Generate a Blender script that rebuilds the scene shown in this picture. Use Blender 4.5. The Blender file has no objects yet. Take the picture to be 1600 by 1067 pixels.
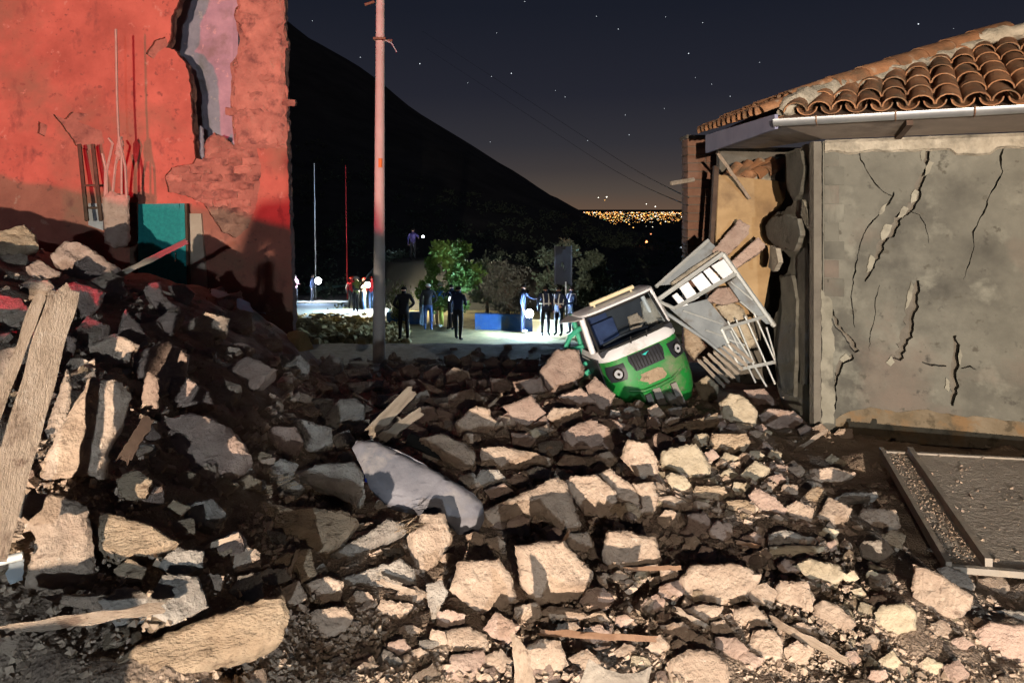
import bpy, bmesh, math, random
from mathutils import Vector, Matrix, noise, geometry
R = math.radians
random.seed(7)
scene = bpy.context.scene
COL = scene.collection

# ------------------------------------------------------------------ camera
F, HY, CZ = 26.0 / 36.0 * 1600.0, 325.0, 2.0      # focal length in photo pixels, horizon row, eye height
cam_d = bpy.data.cameras.new('camera'); cam = bpy.data.objects.new('camera', cam_d); COL.objects.link(cam)
cam_d.lens = 26.0; cam_d.sensor_width = 36.0; cam_d.shift_y = -(533.5 - HY) / 1600.0
cam_d.clip_start = 0.05; cam_d.clip_end = 40000.0
cam.location = (0, 0, CZ); cam.rotation_euler = (R(90), 0, 0)
scene.camera = cam

# ------------------------------------------------------------------ view and world
vs = scene.view_settings
vs.view_transform = 'Standard'; vs.look = 'None'; vs.exposure = 0.22; vs.gamma = 1.0; vs.use_curve_mapping = False
def lin(c): return c / 12.92 if c <= 0.04045 else ((c + 0.055) / 1.055) ** 2.4
def rgb(r, g, b): return (lin(r / 255.0), lin(g / 255.0), lin(b / 255.0), 1.0)
world = bpy.data.worlds.new('World'); scene.world = world; world.use_nodes = True
wn, wl = world.node_tree.nodes, world.node_tree.links
wn.clear()
w_out = wn.new('ShaderNodeOutputWorld'); w_bg = wn.new('ShaderNodeBackground')
w_tc = wn.new('ShaderNodeTexCoord'); w_sep = wn.new('ShaderNodeSeparateXYZ'); w_r = wn.new('ShaderNodeValToRGB')
w_r.color_ramp.elements[0].position = 0.0; w_r.color_ramp.elements[0].color = rgb(92, 74, 62)
w_r.color_ramp.elements[1].position = 1.0; w_r.color_ramp.elements[1].color = rgb(17, 20, 29)
for p, c in ((0.022, (76, 67, 61)), (0.05, (60, 55, 55)), (0.085, (47, 46, 51)), (0.15, (34, 35, 44)), (0.26, (24, 27, 37))):
    e = w_r.color_ramp.elements.new(p); e.color = rgb(*c)
wl.new(w_tc.outputs['Generated'], w_sep.inputs[0]); wl.new(w_sep.outputs['Z'], w_r.inputs[0])
wl.new(w_r.outputs[0], w_bg.inputs['Color']); w_bg.inputs['Strength'].default_value = 0.98
wl.new(w_bg.outputs[0], w_out.inputs[0])

# ------------------------------------------------------------------ lamps behind the photographer: headlights and the red beacon of the emergency vehicle
def lamp(name, typ, loc, energy, col, size=0.05, target=None, cone=60, blend=0.4):
    d = bpy.data.lights.new(name, typ); d.energy = energy; d.color = col
    o = bpy.data.objects.new(name, d); COL.objects.link(o); o.location = loc
    d.shadow_soft_size = size
    if typ == 'SPOT': d.spot_size = R(cone); d.spot_blend = blend
    if target is not None:
        v = Vector(target) - Vector(loc); o.rotation_euler = v.to_track_quat('-Z', 'Y').to_euler()
    return o
lamp('headlight_beam_warm', 'SPOT', (-1.5, -11.0, 2.05), 19000, (1.0, 0.82, 0.65), 0.045, (-0.6, 6.0, 1.0), 62, 0.35)
lamp('headlight_beam_white', 'SPOT', (1.6, -10.0, 2.5), 3000, (0.78, 0.90, 1.0), 0.06, (-1.6, 5.0, 0.8), 50, 0.5)
lamp('torch_beam_warm', 'SPOT', (0.45, -0.75, 1.80), 235, (1.0, 0.84, 0.68), 0.02, (1.9, 6.0, 0.3), 74, 0.75)
lamp('red_beacon_beam', 'SPOT', (-6.5, -9.0, 1.80), 15000, (1.0, 0.02, 0.06), 0.10, (-7.0, 13.0, 4.6), 44, 0.5)

scene.cycles.max_bounces = 6; scene.cycles.diffuse_bounces = 3; scene.cycles.glossy_bounces = 3
scene.cycles.transmission_bounces = 4; scene.cycles.transparent_max_bounces = 8
scene.cycles.sample_clamp_indirect = 3.0; scene.cycles.use_denoising = True
scene.cycles.caustics_reflective = False; scene.cycles.caustics_refractive = False

# ------------------------------------------------------------------ materials
MATS = {}
def mat(name, c1, c2=None, scale=6.0, rough=0.9, bump=0.3, bscale=30.0, metal=0.0, c3=None, detail=6.0, streak=None, spec=0.3, fine=0.0, stain=None):
    """noise-mixed two or three tone surface with two scales of relief"""
    m = bpy.data.materials.new(name); m.use_nodes = True
    n, l = m.node_tree.nodes, m.node_tree.links
    b = n['Principled BSDF']; b.inputs['Roughness'].default_value = rough; b.inputs['Metallic'].default_value = metal
    b.inputs['Specular IOR Level'].default_value = spec
    tc = n.new('ShaderNodeTexCoord'); src = tc.outputs['Object']
    oi = n.new('ShaderNodeObjectInfo')
    add = n.new('ShaderNodeVectorMath'); add.operation = 'ADD'
    mulr = n.new('ShaderNodeVectorMath'); mulr.operation = 'SCALE'; mulr.inputs['Scale'].default_value = 17.0
    comb = n.new('ShaderNodeCombineXYZ')
    for k in range(3): l.new(oi.outputs['Random'], comb.inputs[k])
    l.new(comb.outputs[0], mulr.inputs[0]); l.new(src, add.inputs[0]); l.new(mulr.outputs[0], add.inputs[1])
    vec = add.outputs[0]
    if streak:
        mp = n.new('ShaderNodeMapping'); mp.inputs['Scale'].default_value = streak; l.new(vec, mp.inputs[0]); vec = mp.outputs[0]
    nz = n.new('ShaderNodeTexNoise'); nz.inputs['Scale'].default_value = scale; nz.inputs['Detail'].default_value = detail; nz.inputs['Roughness'].default_value = 0.65
    l.new(vec, nz.inputs['Vector'])
    rp = n.new('ShaderNodeValToRGB'); rp.color_ramp.elements[0].position = 0.32; rp.color_ramp.elements[1].position = 0.68
    rp.color_ramp.elements[0].color = c1; rp.color_ramp.elements[1].color = c2 or c1
    if c3: e = rp.color_ramp.elements.new(0.5); e.color = c3
    l.new(nz.outputs['Fac'], rp.inputs[0])
    colr = rp.outputs[0]
    for (sc_col, sc_s, lo, hi, stretch) in (stain or []):
        ms = n.new('ShaderNodeMapping'); ms.inputs['Scale'].default_value = stretch; ms.inputs['Location'].default_value = (sc_s * 3.1, 1.7, sc_s); l.new(add.outputs[0], ms.inputs[0])
        ns = n.new('ShaderNodeTexNoise'); ns.inputs['Scale'].default_value = sc_s; ns.inputs['Detail'].default_value = 7.0; ns.inputs['Roughness'].default_value = 0.62; l.new(ms.outputs[0], ns.inputs['Vector'])
        rs = n.new('ShaderNodeMapRange'); rs.inputs['From Min'].default_value = lo; rs.inputs['From Max'].default_value = hi; l.new(ns.outputs['Fac'], rs.inputs[0])
        mx = n.new('ShaderNodeMix'); mx.data_type = 'RGBA'; l.new(rs.outputs[0], mx.inputs['Factor']); l.new(colr, mx.inputs['A']); mx.inputs['B'].default_value = sc_col; colr = mx.outputs['Result']
    hv = n.new('ShaderNodeHueSaturation'); l.new(colr, hv.inputs['Color'])
    mr = n.new('ShaderNodeMapRange'); mr.inputs['To Min'].default_value = 0.82; mr.inputs['To Max'].default_value = 1.15
    l.new(oi.outputs['Random'], mr.inputs[0]); l.new(mr.outputs[0], hv.inputs['Value'])
    l.new(hv.outputs[0], b.inputs['Base Color'])
    if bump > 0:
        n2 = n.new('ShaderNodeTexNoise'); n2.inputs['Scale'].default_value = bscale; n2.inputs['Detail'].default_value = 9.0; n2.inputs['Roughness'].default_value = 0.7
        l.new(vec, n2.inputs['Vector'])
        bp = n.new('ShaderNodeBump'); bp.inputs['Strength'].default_value = bump; bp.inputs['Distance'].default_value = 0.03
        l.new(n2.outputs['Fac'], bp.inputs['Height'])
        last = bp
        if fine > 0:
            v3 = n.new('ShaderNodeTexVoronoi'); v3.inputs['Scale'].default_value = bscale * 2.6; v3.feature = 'F1'
            l.new(vec, v3.inputs['Vector'])
            b3 = n.new('ShaderNodeBump'); b3.inputs['Strength'].default_value = fine; b3.inputs['Distance'].default_value = 0.012
            l.new(v3.outputs['Distance'], b3.inputs['Height']); l.new(bp.outputs[0], b3.inputs['Normal']); last = b3
        l.new(last.outputs[0], b.inputs['Normal'])
    MATS[name] = m
    return m
def emit(name, col, s):
    m = bpy.data.materials.new(name); m.use_nodes = True
    b = m.node_tree.nodes['Principled BSDF']; b.inputs['Base Color'].default_value = (0.8, 0.8, 0.8, 1)
    b.inputs['Emission Color'].default_value = col; b.inputs['Emission Strength'].default_value = s
    MATS[name] = m; return m
def glass(name, tint, mix):
    m = bpy.data.materials.new(name); m.use_nodes = True
    n, l = m.node_tree.nodes, m.node_tree.links; n.clear()
    o = n.new('ShaderNodeOutputMaterial'); t = n.new('ShaderNodeBsdfTransparent'); g = n.new('ShaderNodeBsdfGlossy'); x = n.new('ShaderNodeMixShader')
    t.inputs[0].default_value = tint; g.inputs['Roughness'].default_value = 0.03; g.inputs['Color'].default_value = (0.9, 0.95, 1, 1)
    x.inputs[0].default_value = mix
    l.new(t.outputs[0], x.inputs[1]); l.new(g.outputs[0], x.inputs[2]); l.new(x.outputs[0], o.inputs[0])
    MATS[name] = m; return m

mat('adobe', (0.36, 0.265, 0.20, 1), (0.53, 0.42, 0.33, 1), 8, 0.95, 1.0, 20, c3=(0.45, 0.345, 0.265, 1), fine=0.25, detail=10, stain=[((.20, .14, .105, 1), 16, .60, .72, (1, 2.2, 1)), ((.60, .52, .43, 1), 30, .62, .72, (1, 1, 1))])
mat('adobe_straw', (0.34, 0.245, 0.16, 1), (0.50, 0.39, 0.275, 1), 8, 0.95, 1.0, 24, c3=(0.42, 0.315, 0.215, 1), streak=(1.0, 1.7, 1.0), fine=0.3, detail=10, stain=[((.17, .115, .075, 1), 14, .58, .70, (1, 1.6, 1))])
mat('adobe_grey', (0.29, 0.25, 0.215, 1), (0.46, 0.42, 0.37, 1), 8, 0.95, 1.0, 22, fine=0.3, detail=10, stain=[((.17, .14, .12, 1), 15, .59, .71, (1, 2, 1))])
mat('adobe_pink', (0.33, 0.23, 0.185, 1), (0.45, 0.34, 0.28, 1), 7, 0.95, .9, 20, fine=0.25, detail=10, stain=[((.19, .125, .10, 1), 13, .60, .72, (1, 2, 1))])
mat('stone_pale', (0.42, 0.345, 0.24, 1), (0.56, 0.48, 0.355, 1), 10, 0.9, .9, 18, fine=0.15, stain=[((.25, .19, .13, 1), 14, .60, .72, (1, 1.6, 1))])
mat('slab_plaster', (0.34, 0.27, 0.21, 1), (0.43, 0.35, 0.28, 1), 4, 0.9, 0.25, 40)
mat('dirt', (0.24, 0.18, 0.14, 1), (0.44, 0.345, 0.265, 1), 6, 1.0, 1.0, 30, c3=(0.34, 0.26, 0.195, 1), fine=0.9, detail=12)
mat('dust_ground_lamplit', (0.31, 0.255, 0.12, 1), (0.52, 0.43, 0.21, 1), 1.6, 1.0, 0.9, 5, detail=10, stain=[((.15, .125, .06, 1), .8, .52, .64, (1, .5, 1))])  # plaza dust with the yellow lamplight put into its colour
mat('pebble', (0.30, 0.22, 0.16, 1), (0.52, 0.42, 0.32, 1), 3, 0.95, 0.3, 30)
mat('wood_pale', (0.27, 0.205, 0.15, 1), (0.40, 0.32, 0.25, 1), 6, 0.85, 0.6, 40, c3=(0.34, 0.265, 0.20, 1), streak=(3.0, 1.0, 3.0), detail=12, stain=[((.15, .10, .07, 1), 6, .55, .68, (1.6, 1.0, 1)), ((.19, .13, .095, 1), 16, .62, .68, (1.2, 1, 1)), ((.46, .39, .32, 1), 9, .6, .72, (1, 1, 1))])
mat('wood_grey', (0.20, 0.165, 0.13, 1), (0.36, 0.31, 0.25, 1), 6, 0.85, 0.4, 25, streak=(5.0, 0.6, 5.0))
mat('wood_dark', (0.05, 0.03, 0.022, 1), (0.10, 0.065, 0.045, 1), 6, 0.8, 0.3, 25)
mat('plywood', (0.27, 0.175, 0.085, 1), (0.40, 0.275, 0.145, 1), 3, 0.8, 0.2, 10, streak=(0.6, 1, 4.0), detail=10, stain=[((.20, .13, .07, 1), 1.5, .5, .66, (1, 1, .6))])
mat('facade_plaster', (0.22, 0.075, 0.055, 1), (0.37, 0.135, 0.098, 1), 1.1, 0.92, 0.7, 5, c3=(0.30, 0.105, 0.076, 1), detail=12, stain=[((.20, .11, .075, 1), .55, .48, .64, (1, 1, .8)), ((.15, .06, .05, 1), 2.2, .56, .72, (1.6, 1, .35)), ((.36, .19, .145, 1), 4.5, .63, .70, (1, 1, 1)), ((.17, .07, .055, 1), 9, .60, .68, (1, 1, .6))])
mat('facade_adobe', (0.20, 0.105, 0.08, 1), (0.37, 0.205, 0.15, 1), 2.5, 0.95, 1.0, 8, detail=10, fine=0.5, stain=[((.12, .065, .055, 1), 3.5, .53, .66, (1, 1, 1))])
mat('lavender_plaster', (0.22, 0.195, 0.24, 1), (0.36, 0.31, 0.36, 1), 2, 0.9, 0.5, 7, detail=10, stain=[((.17, .155, .15, 1), 1.2, .52, .66, (1, 1, 1)), ((.45, .36, .34, 1), 6, .62, .7, (1, 1, 1))])
mat('teal_paint', (0.004, 0.16, 0.17, 1), (0.010, 0.24, 0.235, 1), 3, 0.55, 0.15, 12, streak=(6, 6, 0.4))
mat('concrete', (0.105, 0.102, 0.085, 1), (0.185, 0.18, 0.15, 1), 1.3, 0.9, 0.5, 10, c3=(0.142, 0.138, 0.115, 1), detail=12, stain=[((.06, .058, .05, 1), .8, .50, .66, (1, 1, .7)), ((.19, .187, .155, 1), 2.0, .55, .70, (1.6, 1.6, .4)), ((.15, .122, .10, 1), .7, .53, .68, (1, 1, 1)), ((.08, .075, .06, 1), 7, .62, .68, (1, 1, 1)), ((.055, .052, .045, 1), 3.0, .62, .72, (2.2, 2.2, .3))])
mat('concrete_dark', (0.10, 0.09, 0.075, 1), (0.16, 0.145, 0.12, 1), 4, 0.95, 0.7, 18)
mat('concrete_pale', (0.20, 0.19, 0.15, 1), (0.30, 0.285, 0.23, 1), 5, 0.9, 0.6, 18, detail=10, stain=[((.12, .115, .095, 1), 3, .52, .66, (1, 1, .5))])
mat('mortar', (0.30, 0.265, 0.205, 1), (0.48, 0.43, 0.345, 1), 6, 0.95, 1.0, 12, fine=0.4, detail=10, stain=[((.18, .165, .13, 1), 3, .5, .66, (1, 1, 1))])
mat('tile_clay', (0.20, 0.10, 0.055, 1), (0.36, 0.185, 0.095, 1), 5, 0.85, 0.5, 22, c3=(0.28, 0.135, 0.065, 1), stain=[((.13, .085, .05, 1), 6, .50, .66, (1, .6, 1)), ((.36, .29, .21, 1), 9, .57, .72, (1, 1, 1))])
mat('gutter_metal', (0.42, 0.44, 0.46, 1), (0.58, 0.60, 0.62, 1), 3, 0.38, 0.05, 10, metal=0.75)
mat('soffit', (0.20, 0.165, 0.14, 1), (0.29, 0.245, 0.205, 1), 2, 0.8, 0.2, 10, detail=10, stain=[((.12, .095, .08, 1), 1.5, .52, .68, (1, 1, 1))])
mat('fascia_blue', (0.18, 0.18, 0.27, 1), (0.25, 0.25, 0.35, 1), 3, 0.7, 0.1, 12)
mat('brick_brown', (0.15, 0.075, 0.05, 1), (0.22, 0.12, 0.08, 1), 5, 0.9, 0.5, 20)
mat('pole_concrete', (0.40, 0.36, 0.33, 1), (0.50, 0.46, 0.43, 1), 2, 0.85, 0.3, 12)
mat('pole_orange', (0.55, 0.16, 0.03, 1), (0.6, 0.2, 0.05, 1), 3, 0.7, 0.1, 12)
mat('green_paint', (0.004, 0.14, 0.020, 1), (0.012, 0.21, 0.035, 1), 3, 0.5, 0.12, 6, spec=0.5, stain=[((.17, .165, .11, 1), 3.2, .52, .72, (1, 1, 1)), ((.05, .08, .04, 1), 14, .58, .7, (1, 1, 2)), ((.20, .17, .13, 1), 40, .62, .7, (1, 1, 1))])
mat('green_tube', (0.03, 0.27, 0.16, 1), (0.06, 0.36, 0.23, 1), 5, 0.4, 0.1, 20)
mat('white_paint', (0.56, 0.56, 0.57, 1), (0.70, 0.70, 0.71, 1), 3, 0.4, 0.04, 6, spec=0.5, stain=[((.36, .33, .29, 1), 4, .55, .72, (1, 1, 1))])
mat('black_plastic', (0.012, 0.013, 0.018, 1), (0.025, 0.027, 0.034, 1), 5, 0.45, 0.1, 30)
mat('fork_grey', (0.17, 0.16, 0.145, 1), (0.30, 0.28, 0.25, 1), 6, 0.7, 0.3, 20)
mat('chrome', (0.7, 0.7, 0.72, 1), None, 3, 0.12, 0, metal=1.0)
mat('teal_emblem', (0.02, 0.45, 0.40, 1), None, 3, 0.4, 0)
mat('rubber', (0.010, 0.010, 0.011, 1), (0.02, 0.02, 0.02, 1), 5, 0.8, 0.2, 40)
mat('seat_blue_backlit', (0.02, 0.03, 0.08, 1), (0.04, 0.06, 0.14, 1), 5, 0.8, 0.2, 40)  # blue tone stands in for lamp light showing through the cab
mat('rack_cream', (0.60, 0.52, 0.33, 1), (0.68, 0.6, 0.4, 1), 5, 0.6, 0.1, 20)
mat('sheet_grey', (0.22, 0.245, 0.26, 1), (0.34, 0.37, 0.385, 1), 4, 0.5, 0.15, 8, metal=0.2, stain=[((.16, .14, .12, 1), 3, .54, .7, (1, 1, 1))])
mat('panel_white', (0.66, 0.68, 0.71, 1), (0.76, 0.77, 0.80, 1), 3, 0.5, 0.05, 8)
mat('frame_metal', (0.40, 0.42, 0.41, 1), (0.55, 0.57, 0.55, 1), 5, 0.5, 0.1, 20, metal=0.3)
mat('tarp', (0.10, 0.105, 0.125, 1), (0.18, 0.18, 0.20, 1), 4, 0.6, 0.35, 9, c3=(0.14, 0.14, 0.16, 1), stain=[((.25, .23, .215, 1), 3, .56, .74, (1, 1, 1)), ((.08, .08, .095, 1), 9, .60, .70, (1, 3, 1))])
mat('tube_black', (0.02, 0.025, 0.028, 1), (0.04, 0.045, 0.05, 1), 5, 0.55, 0.1, 20)
mat('blue_plastic', (0.01, 0.04, 0.40, 1), None, 3, 0.4, 0)
mat('gate_sheet', (0.27, 0.235, 0.195, 1), (0.40, 0.355, 0.30, 1), 3, 0.85, 0.6, 16, metal=0.0, fine=0.35, detail=10, stain=[((.17, .145, .12, 1), 2.5, .52, .68, (1, 1, 1))])
mat('gate_rim', (0.20, 0.175, 0.145, 1), (0.29, 0.255, 0.215, 1), 5, 0.7, 0.4, 20, metal=0.0, stain=[((.32, .27, .21, 1), 6, .54, .7, (1, 1, 1))])
mat('rusty', (0.13, 0.07, 0.045, 1), (0.26, 0.16, 0.10, 1), 6, 0.8, 0.4, 25)
mat('steel_rod', (0.30, 0.24, 0.20, 1), (0.42, 0.34, 0.28, 1), 6, 0.6, 0.2, 25)
mat('hill', (0.07, 0.068, 0.058, 1), (0.16, 0.15, 0.12, 1), 0.12, 1.0, 1.0, 0.8, detail=10)
mat('valley_ground', (0.01, 0.01, 0.012, 1), (0.02, 0.02, 0.022, 1), 0.01, 1.0, 0)
mat('court_blue', (0.14, 0.22, 0.33, 1), (0.20, 0.30, 0.42, 1), 1, 0.8, 0.1, 6)  # even blue tone of the court surface
mat('road_concrete', (0.30, 0.28, 0.25, 1), (0.40, 0.37, 0.33, 1), 1, 0.9, 0.2, 6)
mat('wall_blue', (0.015, 0.06, 0.20, 1), (0.03, 0.10, 0.28, 1), 2, 0.8, 0.2, 8, stain=[((.10, .12, .17, 1), 2, .5, .66, (1, 1, 1))])
mat('wall_cream', (0.60, 0.52, 0.28, 1), (0.70, 0.62, 0.36, 1), 2, 0.8, 0.1, 8)
mat('wall_mint', (0.20, 0.36, 0.33, 1), (0.26, 0.42, 0.39, 1), 2, 0.8, 0.1, 8)
mat('leaf_green', (0.055, 0.12, 0.02, 1), (0.13, 0.22, 0.05, 1), 4, 0.6, 0)
mat('leaf_olive', (0.08, 0.10, 0.04, 1), (0.16, 0.18, 0.08, 1), 4, 0.7, 0)
mat('leaf_grey', (0.10, 0.11, 0.09, 1), (0.20, 0.20, 0.17, 1), 4, 0.7, 0)
mat('leaf_dark', (0.08, 0.11, 0.085, 1), (0.15, 0.19, 0.13, 1), 4, 0.7, 0)
mat('bark', (0.08, 0.06, 0.045, 1), (0.14, 0.11, 0.08, 1), 6, 0.95, 0.5, 20)
for nm, c in (('skin', (0.42, 0.23, 0.16)), ('hair_black', (0.012, 0.010, 0.010)), ('jeans', (0.05, 0.10, 0.24)), ('jeans_pale', (0.22, 0.32, 0.42)),
              ('jacket_charcoal', (0.045, 0.047, 0.055)), ('jacket_navy', (0.012, 0.02, 0.05)), ('jacket_blue', (0.03, 0.13, 0.50)), ('trousers_lime', (0.36, 0.40, 0.07)),
              ('trousers_black', (0.012, 0.012, 0.016)), ('cloth_orange', (0.62, 0.17, 0.09)), ('cloth_white', (0.68, 0.66, 0.62)), ('cloth_red', (0.55, 0.03, 0.035)),
              ('cloth_grey', (0.30, 0.31, 0.33)), ('vest_olive', (0.13, 0.17, 0.05)), ('cloth_tan', (0.40, 0.28, 0.18)), ('reflective', (0.85, 0.85, 0.80)),
              ('shoe_black', (0.01, 0.01, 0.01)), ('shoe_white', (0.6, 0.58, 0.52)), ('cloth_purple', (0.06, 0.05, 0.20)), ('helmet_white', (0.72, 0.70, 0.66)),
              ('helmet_red', (0.62, 0.03, 0.02)), ('cloth_pink', (0.5, 0.22, 0.28))):
    mat(nm, (c[0], c[1], c[2], 1), (min(1, c[0] * 1.25), min(1, c[1] * 1.25), min(1, c[2] * 1.25), 1), 8, 0.8, 0.15, 30)
M = MATS

# ------------------------------------------------------------------ object helpers
def tag(o, label=None, cat=None, group=None, kind=None):
    if label: o['label'] = label
    if cat: o['category'] = cat
    if group: o['group'] = group
    if kind: o['kind'] = kind
    return o
def empty(name, loc=(0, 0, 0), label=None, cat=None, group=None):
    o = bpy.data.objects.new(name, None); COL.objects.link(o); o.location = loc; o.empty_display_size = 0.1
    return tag(o, label, cat, group)
def link_mesh(name, me, m=None, parent=None, mw=None, smooth=False, sharp=None):
    if m is not None and not me.materials: me.materials.append(M[m] if isinstance(m, str) else m)
    if smooth:
        me.polygons.foreach_set('use_smooth', [True] * len(me.polygons))
        if sharp: me.set_sharp_from_angle(angle=R(sharp))
    o = bpy.data.objects.new(name, me); COL.objects.link(o)
    if mw is not None: o.matrix_world = mw
    if parent is not None:
        o.parent = parent; o.matrix_parent_inverse = root_matrix(parent).inverted()
    return o
def root_matrix(o):
    m = o.matrix_basis.copy()
    while o.parent is not None:
        m = o.parent.matrix_basis @ o.matrix_parent_inverse @ m; o = o.parent
    return m
def pydata(name, vs_, fs, m=None, parent=None, mw=None, smooth=False, sharp=None):
    me = bpy.data.meshes.new(name); me.from_pydata([tuple(v) for v in vs_], [], [tuple(f) for f in fs]); me.validate(); me.update()
    return link_mesh(name, me, m, parent, mw, smooth, sharp)
def from_bm(name, bm, m=None, parent=None, mw=None, smooth=False, sharp=None):
    me = bpy.data.meshes.new(name); bm.to_mesh(me); bm.free()
    return link_mesh(name, me, m, parent, mw, smooth, sharp)
def P(x, y, Y): return Vector(((x - 800.0) / F * Y, Y, CZ - (y - HY) / F * Y))
def box(name, c, s, m, parent=None, rot=None, bevel=0.0):
    """box with centre c and full size s, in world axes turned by rot (Matrix 3x3)"""
    bm = bmesh.new(); bmesh.ops.create_cube(bm, size=1.0)
    for v in bm.verts: v.co = Vector((v.co.x * s[0], v.co.y * s[1], v.co.z * s[2]))
    if bevel > 0: bmesh.ops.bevel(bm, geom=list(bm.edges), offset=bevel, segments=2, affect='EDGES', profile=0.6)
    mw = Matrix.Translation(Vector(c)) @ (rot.to_4x4() if rot is not None else Matrix.Identity(4))
    return from_bm(name, bm, m, parent, mw, bevel > 0, 40)
def frame_of(d, up=Vector((0, 0, 1))):
    d = d.normalized(); x = up.cross(d)
    if x.length < 1e-4: x = Vector((1, 0, 0))
    x.normalize(); y = d.cross(x)
    return Matrix((x, y, d)).transposed()
def tube(name, pts, r, m, parent=None, seg=8, smooth=True, radii=None, rough=0.0):
    pts = [Vector(p) for p in pts]; vs_, fs = [], []
    n = len(pts)
    for i, p in enumerate(pts):
        d = (pts[min(i + 1, n - 1)] - pts[max(i - 1, 0)])
        fr = frame_of(d, Vector((0.13, 0.2, 1)))
        rr = radii[i] if radii else r
        for k in range(seg):
            a = 2 * math.pi * k / seg
            q = rr * (1 + rough * (noise.noise(Vector((p.x * 9 + k, p.y * 9, p.z * 9))) ))
            vs_.append(p + fr @ Vector((math.cos(a) * q, math.sin(a) * q, 0)))
    for i in range(n - 1):
        for k in range(seg):
            fs.append((i * seg + k, i * seg + (k + 1) % seg, (i + 1) * seg + (k + 1) % seg, (i + 1) * seg + k))
    fs.append(tuple(range(seg - 1, -1, -1))); fs.append(tuple((n - 1) * seg + k for k in range(seg)))
    return pydata(name, vs_, fs, m, parent, None, smooth, 50)
def in_poly(x, y, poly):
    c = False; n = len(poly); j = n - 1
    for i in range(n):
        xi, yi = poly[i]; xj, yj = poly[j]
        if (yi > y) != (yj > y) and x < (xj - xi) * (y - yi) / (yj - yi + 1e-12) + xi: c = not c
        j = i
    return c
def seg_dist(px, py, a, b):
    dx, dy = b[0] - a[0], b[1] - a[1]; L = dx * dx + dy * dy
    t = 0 if L == 0 else max(0, min(1, ((px - a[0]) * dx + (py - a[1]) * dy) / L))
    return math.hypot(px - a[0] - t * dx, py - a[1] - t * dy)
def resample(poly, step, jit, rnd):
    out = []
    n = len(poly)
    for i in range(n):
        a, b = poly[i], poly[(i + 1) % n]; L = math.hypot(b[0] - a[0], b[1] - a[1]); k = max(1, int(round(L / step)))
        for q in range(k):
            t = q / k; x = a[0] + (b[0] - a[0]) * t; y = a[1] + (b[1] - a[1]) * t
            if q: 
                j = rnd.uniform(-jit, jit); x += -(b[1] - a[1]) / (L + 1e-9) * j; y += (b[0] - a[0]) / (L + 1e-9) * j
            out.append((x, y))
    return out
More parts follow.
